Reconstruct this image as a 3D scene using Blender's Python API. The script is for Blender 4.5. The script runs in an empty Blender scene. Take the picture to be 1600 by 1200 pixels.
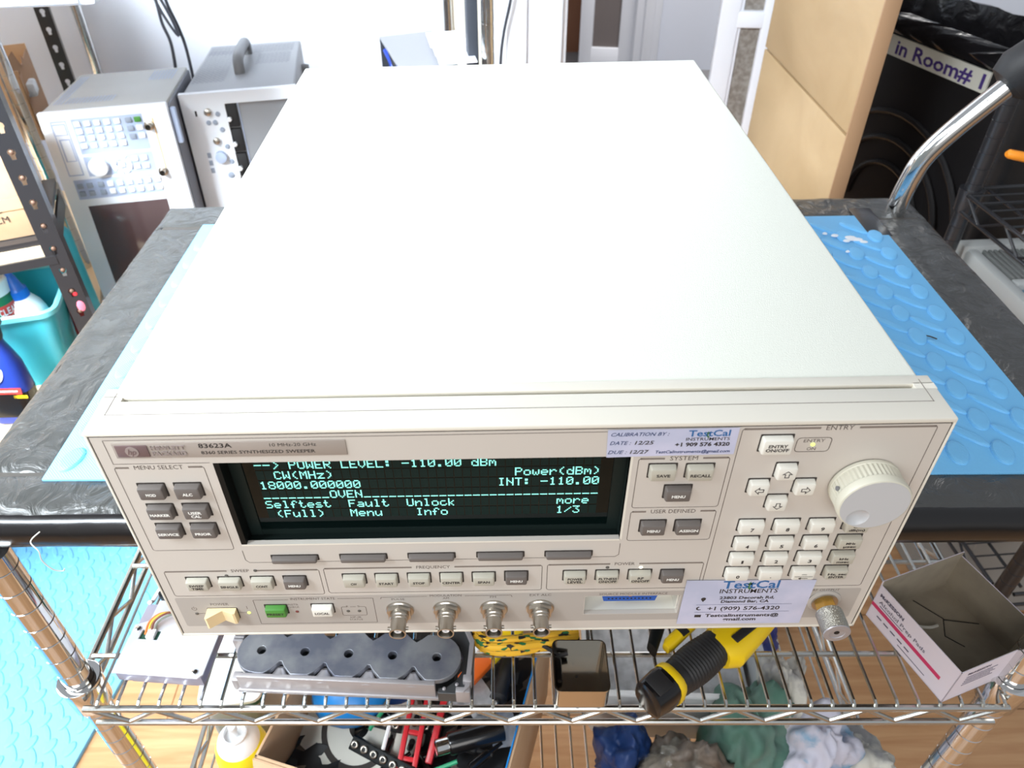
import bpy, bmesh, math, random
from mathutils import Vector, Matrix, Euler, noise
S = bpy.context.scene
C = S.collection
PI = math.pi
R = math.radians
rnd = random.Random(7)

# ------------------------------------------------------------------ camera
cam = bpy.data.cameras.new('camera')
co = bpy.data.objects.new('camera', cam)
C.objects.link(co)
_yaw, _pitch, _roll = 0.0131, 0.6843, -0.0259
_r = Vector((math.cos(_yaw), math.sin(_yaw), 0))
_f = Vector((-math.sin(_yaw) * math.cos(_pitch), math.cos(_yaw) * math.cos(_pitch), -math.sin(_pitch)))
_u = _r.cross(_f)
_r2 = math.cos(_roll) * _r + math.sin(_roll) * _u
_u2 = -math.sin(_roll) * _r + math.cos(_roll) * _u
m3 = Matrix((_r2, _u2, -_f)).transposed()
co.matrix_world = Matrix.Translation((-0.0106, -0.267, 0.4264)) @ m3.to_4x4()
cam.sensor_width = 36
cam.lens = 36 * 1175.4 / 1600
cam.shift_x = 38.6 / 1600
cam.shift_y = -11.4 / 1600
cam.clip_start = 0.02
cam.dof.use_dof = True
cam.dof.focus_distance = 0.5
cam.dof.aperture_fstop = 15
S.camera = co

# ------------------------------------------------------------------ light
S.view_settings.view_transform = 'Standard'
S.view_settings.look = 'None'
S.view_settings.gamma = 1
S.view_settings.exposure = 0.2
w = bpy.data.worlds.new('world')
S.world = w
w.use_nodes = True
wn = w.node_tree
bg = wn.nodes['Background']
tc = wn.nodes.new('ShaderNodeTexCoord')
sx = wn.nodes.new('ShaderNodeSeparateXYZ')
wn.links.new(tc.outputs['Generated'], sx.inputs[0])
cr = wn.nodes.new('ShaderNodeValToRGB')
mp = wn.nodes.new('ShaderNodeMapRange')
mp.inputs[1].default_value = -1
mp.inputs[2].default_value = 1
wn.links.new(sx.outputs[2], mp.inputs[0])
wn.links.new(mp.outputs[0], cr.inputs[0])
e = cr.color_ramp.elements
e[0].position = 0.35
e[0].color = (0.16, 0.15, 0.14, 1)
e[1].position = 0.62
e[1].color = (0.62, 0.66, 0.72, 1)
k = cr.color_ramp.elements.new(0.5)
k.color = (0.80, 0.80, 0.80, 1)
wn.links.new(cr.outputs[0], bg.inputs[0])
bg.inputs[1].default_value = 0.60


def area(name, loc, target, sx_, sy_, power, col):
    l = bpy.data.lights.new(name, 'AREA')
    l.shape = 'RECTANGLE'
    l.size, l.size_y = sx_, sy_
    l.energy = power
    l.color = col
    o = bpy.data.objects.new(name, l)
    C.objects.link(o)
    o.location = loc
    o.rotation_euler = (Vector(target) - Vector(loc)).to_track_quat('-Z', 'Y').to_euler()
    return o


area('window_light', (-2.1, 0.10, 1.15), (-0.3, 0.8, -0.2), 1.1, 1.2, 60, (0.88, 0.95, 1.0))
hl_ = area('back_left_fill', (-1.15, -0.30, 1.30), (-0.85, 1.30, -0.15), 0.8, 0.8, 50, (0.84, 0.93, 1.0))  # added fill lamp that brightens the left background
hl_.data.spread = R(85)
area('hall_fill', (0.9, 3.1, 1.5), (0.7, 3.8, -0.4), 0.6, 0.6, 42, (1.0, 0.97, 0.94))  # lamp added to lift the dark hall, its source unseen
area('front_fill', (-0.35, -1.9, 1.0), (0, 0.0, 0.05), 1.6, 1.1, 25, (1.0, 0.97, 0.94))  # soft fill added behind the camera to brighten the front panel


# ------------------------------------------------------------------ materials
def srgb(r, g, b):
    f = lambda c: (c / 255) / 12.92 if c <= 10 else (((c / 255) + 0.055) / 1.055) ** 2.4
    return (f(r), f(g), f(b), 1)


M = {}


def mat(name, rgb, rough=0.5, metal=0.0, spec=None, bump=None, emis=None, alpha=None, trans=None, coat=None, var=None):
    m = bpy.data.materials.new(name)
    m.use_nodes = True
    nt = m.node_tree
    b = nt.nodes['Principled BSDF']
    b.inputs['Base Color'].default_value = srgb(*rgb)
    b.inputs['Roughness'].default_value = rough
    b.inputs['Metallic'].default_value = metal
    if spec is not None: b.inputs['Specular IOR Level'].default_value = spec
    if coat: b.inputs['Coat Weight'].default_value = coat
    if trans: b.inputs['Transmission Weight'].default_value = trans
    if alpha is not None: b.inputs['Alpha'].default_value = alpha
    if emis:
        b.inputs['Emission Color'].default_value = srgb(*emis[0])
        b.inputs['Emission Strength'].default_value = emis[1]
    if bump or var:
        t = nt.nodes.new('ShaderNodeTexCoord')
    if bump:
        sc, st, dist = bump[:3]
        n = nt.nodes.new('ShaderNodeTexNoise')
        n.inputs['Scale'].default_value = sc
        n.inputs['Detail'].default_value = bump[3] if len(bump) > 3 else 3
        n.inputs['Distortion'].default_value = bump[4] if len(bump) > 4 else 0
        nt.links.new(t.outputs['Object'], n.inputs['Vector'])
        bp = nt.nodes.new('ShaderNodeBump')
        bp.inputs['Strength'].default_value = st
        bp.inputs['Distance'].default_value = dist
        nt.links.new(n.outputs['Fac'], bp.inputs['Height'])
        nt.links.new(bp.outputs[0], b.inputs['Normal'])
    if var:
        rgb2, sc = var[:2]
        n = nt.nodes.new('ShaderNodeTexNoise')
        n.inputs['Scale'].default_value = sc
        n.inputs['Detail'].default_value = 5
        nt.links.new(t.outputs['Object'], n.inputs['Vector'])
        c = nt.nodes.new('ShaderNodeValToRGB')
        c.color_ramp.elements[0].position = var[2] if len(var) > 2 else 0.4
        c.color_ramp.elements[1].position = var[3] if len(var) > 3 else 0.65
        c.color_ramp.elements[0].color = srgb(*rgb)
        c.color_ramp.elements[1].color = srgb(*rgb2)
        nt.links.new(n.outputs['Fac'], c.inputs[0])
        nt.links.new(c.outputs[0], b.inputs['Base Color'])
    M[name] = m
    return m


mat('cover', (233, 235, 224), 0.45, bump=(1500, 0.35, 0.0006, 2))
mat('cream', (226, 221, 208), 0.42)
mat('panel', (200, 193, 184), 0.5, bump=(2500, 0.12, 0.0002, 1))
mat('strip', (173, 167, 160), 0.5)
mat('plate_grey', (160, 150, 141), 0.45)
mat('ink', (92, 82, 76), 0.6)
mat('band', (128, 118, 110), 0.6)
mat('ink_dark', (48, 44, 44), 0.6)
mat('ink_white', (238, 238, 232), 0.5)
mat('key_dark', (104, 98, 94), 0.5)
mat('key_grey', (182, 178, 164), 0.5)
mat('key_white', (226, 224, 214), 0.45)
mat('key_green', (72, 138, 56), 0.45)
mat('gap_shade', (52, 46, 42), 0.8)  # dark colour for narrow gaps, their shade painted in
mat('switch', (238, 214, 168), 0.45)
mat('logo', (150, 138, 134), 0.35)
mat('logo_box', (112, 92, 92), 0.4)
mat('black_gloss', (7, 17, 16), 0.05, spec=0.22)
mat('bezel_dark', (24, 34, 32), 0.45, spec=0.2)
mat('bezel_black', (15, 18, 18), 0.5, spec=0.2)
mat('cell', (26, 40, 37), 0.6, spec=0.1)
mat('glyph', (150, 235, 222), 0.5, emis=((128, 232, 216), 0.75))
mat('led_green', (220, 240, 120), 0.3, emis=((215, 240, 110), 1.2))
mat('led_white', (255, 246, 225), 0.3, emis=((255, 244, 215), 1.2))
mat('led_off', (88, 84, 78), 0.35)
mat('led_red', (120, 62, 56), 0.35)
mat('nickel', (188, 182, 172), 0.28, 1.0)
mat('knurl', (200, 196, 184), 0.3, 1.0, bump=(1800, 0.9, 0.0006, 1))
mat('brass', (222, 176, 90), 0.22, 1.0)
mat('hole', (14, 13, 12), 0.6)
mat('pin_blue', (30, 88, 176), 0.45)
mat('sticker', (184, 190, 214), 0.35, var=((204, 204, 226), 30))
mat('logo_blue', (38, 102, 160), 0.5)
mat('logo_green', (60, 120, 70), 0.5)
mat('knob', (206, 203, 186), 0.42)
mat('knob_face', (190, 192, 194), 0.4)
mat('chrome', (225, 224, 222), 0.09, 1.0)
mat('chrome_wire', (205, 205, 200), 0.24, 1.0)
mat('black_metal', (40, 40, 43), 0.28, spec=0.7)
mat('black_matte', (24, 24, 26), 0.6)
mat('tape', (64, 64, 62), 0.26, bump=(38, 1.0, 0.005, 9, 1.2), spec=0.8, var=((66, 67, 66), 60))
mat('tape_edge', (20, 18, 18), 0.24, bump=(14, 0.5, 0.004, 3), spec=0.6)
mat('deck', (70, 66, 62), 0.6)
mat('debris', (240, 242, 246), 0.7)
mat('wall', (214, 218, 228), 0.7)
mat('trim_white', (238, 240, 246), 0.45)
mat('trim_cream', (236, 230, 214), 0.5)
mat('hall_floor', (128, 126, 126), 0.6)
mat('hall_brown', (146, 98, 70), 0.5)
mat('dark_glass', (112, 104, 102), 0.35, bump=(300, 0.3, 0.002))
mat('pattern_glass', (124, 116, 108), 0.4, bump=(160, 0.6, 0.003), var=((152, 146, 138), 70))
mat('slate', (50, 54, 62), 0.5)
mat('an_case', (172, 171, 166), 0.45)
mat('an_face', (232, 236, 242), 0.45)
mat('an_key', (240, 242, 244), 0.45)
mat('an_keypad', (176, 190, 216), 0.5)
mat('an_key_dark', (150, 160, 176), 0.45)
mat('an_screen', (86, 68, 68), 0.12, spec=0.8)
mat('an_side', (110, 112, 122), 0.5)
mat('orange_line', (240, 196, 130), 0.5)
mat('scope_case', (142, 143, 146), 0.45)
mat('scope_hole', (120, 122, 128), 0.6)
mat('bay_dark', (42, 46, 56), 0.5)
mat('handle_grey', (120, 120, 122), 0.5)
mat('alu_case', (146, 147, 152), 0.45)
mat('card', (196, 160, 124), 0.8, var=((206, 174, 140), 12))
mat('card_dark', (150, 112, 80), 0.8)
mat('card_ink', (60, 48, 42), 0.7)
mat('teal', (60, 186, 206), 0.35)
mat('teal_light', (120, 214, 226), 0.35)
mat('green_can', (22, 104, 66), 0.35)
mat('red_print', (206, 60, 52), 0.5)
mat('white_plastic', (240, 240, 240), 0.35)
mat('cap_blue', (36, 108, 206), 0.35)
mat('deep_blue', (34, 60, 150), 0.3)
mat('rust', (128, 100, 84), 0.5, 0.6)
mat('tan_board', (222, 196, 160), 0.6)
mat('aluminium', (128, 132, 146), 0.42, 0.75, bump=(60, 0.25, 0.001, 4), var=((172, 174, 178), 30))
mat('alu_dark', (92, 94, 96), 0.45, 0.75, bump=(90, 0.4, 0.001))
mat('alu_light', (176, 172, 174), 0.45, 0.5)
mat('tin', (205, 200, 190), 0.13, 1.0)
mat('drive', (226, 228, 236), 0.3, 0.35)
mat('drive_side', (168, 166, 184), 0.4, 0.4)
mat('pcb', (24, 74, 58), 0.5)
mat('wire_orange', (226, 122, 50), 0.5)
mat('wire_yellow', (232, 200, 60), 0.5)
mat('wire_brown', (120, 60, 40), 0.5)
mat('wire_grey', (118, 122, 108), 0.5)
mat('yellow', (244, 206, 22), 0.4)
mat('spray_yellow', (240, 222, 40), 0.35)
mat('black_rubber', (34, 33, 34), 0.55, bump=(300, 0.3, 0.0006))
mat('black_shiny', (18, 17, 18), 0.2)
mat('box_white', (226, 218, 228), 0.6)
mat('box_inside', (150, 140, 122), 0.85, var=((142, 132, 116), 60))
mat('box_ink', (90, 84, 104), 0.6)
mat('box_pink', (206, 58, 104), 0.55)
mat('orange_red', (240, 110, 36), 0.45)
mat('red', (208, 44, 52), 0.35)
mat('off_white', (206, 202, 190), 0.6)
mat('grey_white', (206, 208, 210), 0.6, var=((176, 178, 180), 60))
mat('blue', (30, 132, 208), 0.35)
mat('navy', (20, 52, 104), 0.5)
mat('green_rag', (100, 128, 118), 0.9, var=((78, 116, 102), 25))
mat('dirty_rag', (206, 204, 194), 0.9, var=((150, 150, 150), 28, 0.45, 0.6))
mat('blue_rag', (196, 196, 210), 0.9, var=((120, 162, 192), 22, 0.5, 0.62))
mat('clear_bag', (150, 146, 134), 0.12, alpha=0.3, bump=(40, 0.8, 0.006))
mat('bag_stuff', (78, 68, 60), 0.5, var=((124, 112, 100), 40))
mat('frosted', (206, 212, 214), 0.35, alpha=0.85)
mat('frosted_rim', (222, 226, 228), 0.35)
mat('maple', (226, 188, 130), 0.45)
mat('maple_edge', (160, 126, 94), 0.5)
mat('groove', (70, 56, 40), 0.7)
mat('bin_black', (30, 28, 29), 0.42)
mat('bag_black', (24, 23, 25), 0.25, bump=(26, 0.5, 0.006, 3, 0.6))
mat('label_tape', (222, 218, 204), 0.6)
mat('marker', (74, 52, 122), 0.6)
mat('orange', (246, 150, 40), 0.4)
mat('machine_grey', (150, 152, 150), 0.5)
mat('machine_rib', (120, 122, 120), 0.5)
mat('machine_blue', (84, 132, 160), 0.4)
mat('cable', (50, 52, 60), 0.5)
mat('bin_face', (128, 126, 122), 0.5)


def wood(name, a, b_, scale, axis, rough, plank=None):
    m = bpy.data.materials.new(name)
    m.use_nodes = True
    nt = m.node_tree
    b = nt.nodes['Principled BSDF']
    b.inputs['Roughness'].default_value = rough
    t = nt.nodes.new('ShaderNodeTexCoord')
    mpn = nt.nodes.new('ShaderNodeMapping')
    mpn.inputs['Scale'].default_value = axis
    nt.links.new(t.outputs['Object'], mpn.inputs[0])
    n = nt.nodes.new('ShaderNodeTexNoise')
    n.inputs['Scale'].default_value = scale
    n.inputs['Detail'].default_value = 8
    n.inputs['Distortion'].default_value = 0.6
    nt.links.new(mpn.outputs[0], n.inputs['Vector'])
    c = nt.nodes.new('ShaderNodeValToRGB')
    c.color_ramp.elements[0].position = 0.3
    c.color_ramp.elements[1].position = 0.7
    c.color_ramp.elements[0].color = srgb(*a)
    c.color_ramp.elements[1].color = srgb(*b_)
    nt.links.new(n.outputs['Fac'], c.inputs[0])
    out = c.outputs[0]
    if plank:
        br = nt.nodes.new('ShaderNodeTexBrick')
        br.inputs['Scale'].default_value = 1
        br.inputs['Brick Width'].default_value = plank[0]
        br.inputs['Row Height'].default_value = plank[1]
        br.inputs['Mortar Size'].default_value = 0.0015
        br.inputs['Color1'].default_value = (1, 1, 1, 1)
        br.inputs['Color2'].default_value = (0.86, 0.86, 0.86, 1)
        br.inputs['Mortar'].default_value = (0.45, 0.4, 0.36, 1)
        nt.links.new(t.outputs['Object'], br.inputs['Vector'])
        mx = nt.nodes.new('ShaderNodeMixRGB')
        mx.blend_type = 'MULTIPLY'
        mx.inputs[0].default_value = 1
        nt.links.new(out, mx.inputs[1])
        nt.links.new(br.outputs[0], mx.inputs[2])
        out = mx.outputs[0]
    nt.links.new(out, b.inputs['Base Color'])
    M[name] = m


wood('floor_wood', (186, 138, 96), (208, 164, 120), 6, (1, 12, 1), 0.22, (1.2, 0.19))
wood('maple', (168, 140, 102), (186, 158, 120), 5, (14, 1, 1.5), 0.42)


def foam(name, rgb):
    m = mat(name, rgb, 0.5)
    nt = m.node_tree
    b = nt.nodes['Principled BSDF']
    t = nt.nodes.new('ShaderNodeTexCoord')
    wv = nt.nodes.new('ShaderNodeTexWave')
    wv.inputs['Scale'].default_value = 260
    wv.bands_direction = 'DIAGONAL'
    nt.links.new(t.outputs['Object'], wv.inputs['Vector'])
    bp = nt.nodes.new('ShaderNodeBump')
    bp.inputs['Strength'].default_value = 0.35
    bp.inputs['Distance'].default_value = 0.0006
    nt.links.new(wv.outputs['Fac'], bp.inputs['Height'])
    nt.links.new(bp.outputs[0], b.inputs['Normal'])


foam('foam_blue', (120, 195, 245))


def rope_mat():
    m = mat('rope', (236, 182, 40), 0.7)
    nt = m.node_tree
    b = nt.nodes['Principled BSDF']
    t = nt.nodes.new('ShaderNodeTexCoord')
    v = nt.nodes.new('ShaderNodeTexVoronoi')
    v.inputs['Scale'].default_value = 330
    mp_ = nt.nodes.new('ShaderNodeMapping')
    mp_.inputs['Scale'].default_value = (0.55, 1.2, 1)
    nt.links.new(t.outputs['Object'], mp_.inputs[0])
    nt.links.new(mp_.outputs[0], v.inputs['Vector'])
    c = nt.nodes.new('ShaderNodeValToRGB')
    c.color_ramp.interpolation = 'CONSTANT'
    e = c.color_ramp.elements
    e[0].color = srgb(232, 180, 44)
    e[1].position = 0.76
    e[1].color = srgb(34, 110, 60)
    z = e.new(0.87)
    z.color = srgb(28, 26, 26)
    sp = nt.nodes.new('ShaderNodeSeparateColor')
    nt.links.new(v.outputs['Color'], sp.inputs[0])
    nt.links.new(sp.outputs[0], c.inputs[0])
    nt.links.new(c.outputs[0], b.inputs['Base Color'])


rope_mat()


# ------------------------------------------------------------------ mesh helpers
class MB:
    def __init__(s, *mats):
        s.bm = bmesh.new()
        s.mats = list(mats)
        s.T = Matrix.Identity(4)

    def mi(s, m):
        if m is None: return 0
        if m not in s.mats: s.mats.append(m)
        return s.mats.index(m)

    def add(s, vs, fs, m=None):
        i = s.mi(m)
        bv = [s.bm.verts.new(s.T @ Vector(v)) for v in vs]
        out = []
        for f in fs:
            try:
                fc = s.bm.faces.new([bv[j] for j in f])
                fc.material_index = i
                out.append(fc)
            except ValueError:
                pass
        return bv, out

    def box(s, x0, x1, y0, y1, z0, z1, m=None, bev=0, seg=2, T=None):
        x0, x1 = min(x0, x1), max(x0, x1); y0, y1 = min(y0, y1), max(y0, y1); z0, z1 = min(z0, z1), max(z0, z1)
        vs = [Vector(p) for p in ((x0, y0, z0), (x1, y0, z0), (x1, y1, z0), (x0, y1, z0), (x0, y0, z1), (x1, y0, z1), (x1, y1, z1), (x0, y1, z1))]
        if T is not None: vs = [T @ v for v in vs]
        bv, fc = s.add(vs, [(3, 2, 1, 0), (4, 5, 6, 7), (0, 1, 5, 4), (1, 2, 6, 5), (2, 3, 7, 6), (3, 0, 4, 7)], m)
        if bev > 0:
            es = set(e for f in fc for e in f.edges)
            i = s.mi(m)
            r = bmesh.ops.bevel(s.bm, geom=list(es), offset=bev, segments=seg, profile=0.5, affect='EDGES')
            for f in r['faces']: f.material_index = i
        return s

    def loft(s, rings, m=None, cap=True, closed=False):
        n = len(rings[0])
        vs = [p for r in rings for p in r]
        fs = []
        L = len(rings)
        for a in range(L if closed else L - 1):
            b = (a + 1) % L
            for j in range(n):
                k2 = (j + 1) % n
                fs.append((a * n + j, a * n + k2, b * n + k2, b * n + j))
        if cap and not closed:
            fs.append(tuple(range(n - 1, -1, -1)))
            fs.append(tuple((L - 1) * n + j for j in range(n)))
        s.add(vs, fs, m)
        return s

    def cyl(s, p0, p1, r0, r1=None, m=None, n=16, cap=True):
        if r1 is None: r1 = r0
        return s.tube([p0, p1], [r0, r1], m, n, cap)

    def tube(s, pts, r, m=None, n=8, cap=True):
        pts = [Vector(p) for p in pts]
        rr = r if isinstance(r, (list, tuple)) else [r] * len(pts)
        rings = []
        up = None
        for i, p in enumerate(pts):
            if i == 0: d = pts[1] - p
            elif i == len(pts) - 1: d = p - pts[i - 1]
            else: d = (pts[i + 1] - p).normalized() + (p - pts[i - 1]).normalized()
            d.normalize()
            if up is None:
                up = Vector((0, 0, 1)) if abs(d.z) < 0.9 else Vector((1, 0, 0))
            x = d.cross(up)
            if x.length < 1e-6: x = d.cross(Vector((0, 1, 0)))
            x.normalize()
            y = x.cross(d).normalized()
            up = y
            rings.append([p + (x * math.cos(2 * PI * j / n) + y * math.sin(2 * PI * j / n)) * rr[i] for j in range(n)])
        return s.loft(rings, m, cap)

    def lathe(s, prof, m=None, n=24, T=None, cap=True):
        """profile (r, h) about local Z"""
        T = T or Matrix.Identity(4)
        rings = [[T @ Vector((r * math.cos(2 * PI * j / n), r * math.sin(2 * PI * j / n), h)) for j in range(n)] for r, h in prof]
        return s.loft(rings, m, cap)

    def prism(s, poly, z0, z1, m=None, T=None):
        T = T or Matrix.Identity(4)
        return s.loft([[T @ Vector((x, y, z0)) for x, y in poly], [T @ Vector((x, y, z1)) for x, y in poly]], m)

    def curve(s, loops, z0, z1, m=None, T=None, bev=0):
        """flat shape with holes (first loop outer), extruded z0..z1"""
        cu = bpy.data.curves.new('tmp', 'CURVE')
        cu.dimensions = '2D'
        cu.fill_mode = 'BOTH'
        for lp in loops:
            sp = cu.splines.new('POLY')
            sp.points.add(len(lp) - 1)
            for i, (x, y) in enumerate(lp): sp.points[i].co = (x, y, 0, 1)
            sp.use_cyclic_u = True
        cu.extrude = (z1 - z0) / 2 - bev
        cu.bevel_depth = bev
        s._obj(cu, (T or Matrix.Identity(4)) @ Matrix.Translation((0, 0, (z0 + z1) / 2)), m)
        return s

    def _obj(s, cu, T, m):
        o = bpy.data.objects.new('tmp', cu)
        me = bpy.data.meshes.new_from_object(o)
        i = s.mi(m)
        vs = [s.bm.verts.new(s.T @ (T @ v.co)) for v in me.vertices]
        for p in me.polygons:
            try:
                f = s.bm.faces.new([vs[j] for j in p.vertices])
                f.material_index = i
            except ValueError:
                pass
        bpy.data.objects.remove(o)
        bpy.data.meshes.remove(me)
        bpy.data.curves.remove(cu)

    def text(s, t, T, h, w=None, m=None, bold=0, shear=0, align='C', depth=0):
        """flat lettering in local XY of T; capital height h, optional total width w"""
        cu = bpy.data.curves.new('tmp', 'FONT')
        cu.body = t
        cu.offset = bold
        cu.shear = shear
        cu.extrude = depth
        cu.resolution_u = 2
        o = bpy.data.objects.new('tmp', cu)
        me = bpy.data.meshes.new_from_object(o)
        if not me.vertices: return s
        xs = [v.co.x for v in me.vertices]
        x0, x1 = min(xs), max(xs)
        sy = h / 0.69
        sx_ = sy if w is None else w / (x1 - x0)
        ox = {'C': (x0 + x1) / 2, 'L': x0, 'R': x1}[align]
        i = s.mi(m)
        vs = [s.bm.verts.new(s.T @ (T @ Vector(((v.co.x - ox) * sx_, (v.co.y - 0.345) * sy, v.co.z)))) for v in me.vertices]
        for p in me.polygons:
            try:
                f = s.bm.faces.new([vs[j] for j in p.vertices])
                f.material_index = i
            except ValueError:
                pass
        bpy.data.objects.remove(o)
        bpy.data.meshes.remove(me)
        bpy.data.curves.remove(cu)
        return s

    def build(s, name, parent=None, sharp=35, doubles=False):
        if doubles: bmesh.ops.remove_doubles(s.bm, verts=s.bm.verts, dist=1e-6)
        bmesh.ops.recalc_face_normals(s.bm, faces=s.bm.faces)
        me = bpy.data.meshes.new(name)
        for f in s.bm.faces: f.smooth = True
        s.bm.to_mesh(me)
        s.bm.free()
        for m in s.mats: me.materials.append(M[m])
        me.set_sharp_from_angle(angle=R(sharp))
        o = bpy.data.objects.new(name, me)
        C.objects.link(o)
        if parent: o.parent = parent
        return o


def tag(o, label, cat=None, group=None, kind=None):
    if label: o['label'] = label
    if cat: o['category'] = cat
    if group: o['group'] = group
    if kind: o['kind'] = kind
    return o


def thing(name, label, cat, loc=(0, 0, 0), rot=(0, 0, 0), group=None):
    o = bpy.data.objects.new(name, None)
    C.objects.link(o)
    o.location = loc
    o.rotation_euler = rot
    o.empty_display_size = 0.02
    return tag(o, label, cat, group)


def struct(o):
    o['kind'] = 'structure'
    return o


def rrect(cx, cy, w_, h_, r, n=4):
    p = []
    for (sx_, sy_, a0) in ((1, 1, 0), (-1, 1, 90), (-1, -1, 180), (1, -1, 270)):
        for i in range(n + 1):
            a = R(a0 + 90 * i / n)
            p.append((cx + sx_ * (w_ / 2 - r) + r * math.cos(a), cy + sy_ * (h_ / 2 - r) + r * math.sin(a)))
    return p


def circ(cx, cy, r, n=20):
    return [(cx + r * math.cos(2 * PI * i / n), cy + r * math.sin(2 * PI * i / n)) for i in range(n)]


def bez(p, n=12):
    """smooth Catmull-Rom line through points"""
    p = [Vector(q) for q in p]
    out = []
    for i in range(len(p) - 1):
        a, b, c, d = p[max(i - 1, 0)], p[i], p[i + 1], p[min(i + 2, len(p) - 1)]
        for j in range(n):
            t = j / n
            out.append(0.5 * ((2 * b) + (c - a) * t + (2 * a - 5 * b + 4 * c - d) * t * t + (3 * b - a - 3 * c + d) * t ** 3))
    out.append(p[-1])
    return out


MM = 0.001
# frame of the front panel: local x right, local y up, local z out of the panel (towards -Y)
FP = Matrix(((1, 0, 0, 0), (0, 0, -1, 0), (0, 1, 0, 0), (0, 0, 0, 1)))


def fp(x, z, out=0.0):
    return Matrix.Translation((x * MM, -out * MM, z * MM)) @ FP


# ================================================================== SETTING
b = MB('floor_wood')
b.box(-3.2, 3.2, -1.5, 2.3, -0.89, -0.87)
struct(b.build('floor'))
b = MB('hall_floor')
b.box(-1.2, 3.2, 2.3, 6.5, -0.89, -0.868)
struct(b.build('floor'))

# left white wall, ends at the door trim
b = MB('wall')
WT = Matrix.Translation((0.105, 1.86, 0)) @ Matrix.Rotation(R(7), 4, 'Z')
b.box(-2.6, 0, 0, 0.12, -0.87, 1.2, T=WT)
struct(b.build('wall_back'))
b = MB('trim_white', 'trim_cream')
b.box(-0.13, 0.09, -0.02, 0.14, -0.87, 1.2, T=WT, bev=0.006)
b.box(-0.075, -0.02, -0.032, -0.018, -0.87, 1.2, T=WT, bev=0.004)
b.box(0.03, 0.075, -0.032, -0.018, -0.87, 1.2, T=WT, bev=0.004)
b.box(-0.23, -0.132, -0.012, 0.02, -0.87, 1.2, 'trim_cream', T=WT)
struct(b.build('trim_1'))

# hall beyond: brown door, glazed door, white wall
b = MB('hall_brown')
b.box(0.05, 0.60, 4.25, 4.32, -0.87, 1.6)
struct(b.build('door_1'))
d2 = MB('trim_white')
DT = Matrix.Translation((0.465, 3.92, -0.868)) @ Matrix.Rotation(R(-12), 4, 'Z')
d2.box(0, 0.068, 0, 0.04, 0, 2.0, T=DT, bev=0.005)
d2.box(0.205, 0.28, 0, 0.04, 0, 2.0, T=DT, bev=0.005)
d2.box(0.06, 0.21, 0, 0.04, 0, 0.12, T=DT, bev=0.005)
d2.box(0.06, 0.21, 0, 0.04, 1.9, 2.0, T=DT, bev=0.005)
o = struct(d2.build('door_2'))
g = MB('dark_glass')
g.box(0.068, 0.205, 0.015, 0.025, 0.12, 1.9, T=DT)
g.build('door_pane', o)
b = MB('wall')
b.box(0.82, 1.28, 3.88, 4.0, -0.87, 1.6)
struct(b.build('wall_hall'))
b = MB('trim_white')
b.box(0.73, 0.86, 3.80, 3.88, -0.868, 1.6, bev=0.01)
b.box(0.77, 0.82, 3.78, 3.81, -0.868, 1.6, bev=0.008)
struct(b.build('trim_2'))
b = MB('wall')
b.box(-1.2, 3.2, 6.3, 6.4, -0.87, 1.8)
struct(b.build('wall_far'))

# glazed white door behind the wooden boards
d3 = MB('trim_white')
DT = Matrix.Translation((0.722, 2.3, -0.87)) @ Matrix.Rotation(R(-10), 4, 'Z')
d3.box(0, 0.062, 0, 0.045, 0, 1.9, T=DT, bev=0.006)
d3.box(0.060, 0.072, 0.01, 0.03, 0.1, 1.9, T=DT, bev=0.003)
d3.box(0.132, 0.165, 0, 0.045, 0, 1.9, T=DT, bev=0.006)
d3.box(0.05, 0.14, 0, 0.045, 0, 0.1, T=DT, bev=0.006)
d3.box(0.05, 0.14, 0, 0.045, 0.625, 0.675, T=DT, bev=0.006)
d3.box(0.05, 0.14, 0, 0.045, 1.83, 1.9, T=DT, bev=0.006)
o = struct(d3.build('door_3'))
for z0_, z1_ in ((0.1, 0.625), (0.675, 1.83)):
    g = MB('pattern_glass')
    g.box(0.070, 0.134, 0.018, 0.026, z0_, z1_, T=DT)
    g.build('door_pane', o)


# ================================================================== THE INSTRUMENT
inst = thing('signal_generator', 'large cream rack instrument with green text display, resting on the cart top', 'electronic instrument', (0, 0, 0))
b = MB('cover')
b.box(-0.2084, 0.2084, 0.0335, 0.568, 0.001, 0.1768, bev=0.0022, seg=3)
b.build('cover', inst)

# cast front frame: four rails around the panel
b = MB('cream')
X0, X1 = -0.2125, 0.2125
# top rail: slot between two strips on top
b.box(X0, X1, 0, 0.0235, 0.1745, 0.1775, bev=0.0009)
b.box(X0, X1, 0.0262, 0.0333, 0.1745, 0.1775, bev=0.0006)
b.box(X0, X0 + 0.0105, 0.0225, 0.0272, 0.1745, 0.1775)
b.box(X1 - 0.0105, X1, 0.0225, 0.0272, 0.1745, 0.1775)
b.box(X0, X1, 0.003, 0.0236, 0.1720, 0.1747)
b.box(X0, X1, 0.0261, 0.0333, 0.1720, 0.1747)
b.box(X0, X1, 0.003, 0.0333, 0.1660, 0.1690)
b.box(X0 + 0.006, X1 - 0.006, 0.0128, 0.0131, 0.17745, 0.17765, 'band')
b.box(X0 + 0.0062, X0 + 0.0065, 0.0128, 0.030, 0.17745, 0.17765, 'band')
b.box(X1 - 0.0065, X1 - 0.0062, 0.0128, 0.030, 0.17745, 0.17765, 'band')
b.box(X0, X0 + 0.0014, 0.0002, 0.0333, 0, 0.177, bev=0.0004)
b.box(X1 - 0.0014, X1, 0.0002, 0.0333, 0, 0.177, bev=0.0004)
b.box(X0, X1, 0.0002, 0.0333, 0, 0.0022, bev=0.0005)
b.box(X0 + 0.0014, X0 + 0.0022, 0.0008, 0.004, 0.002, 0.175, 'gap_shade')
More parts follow.
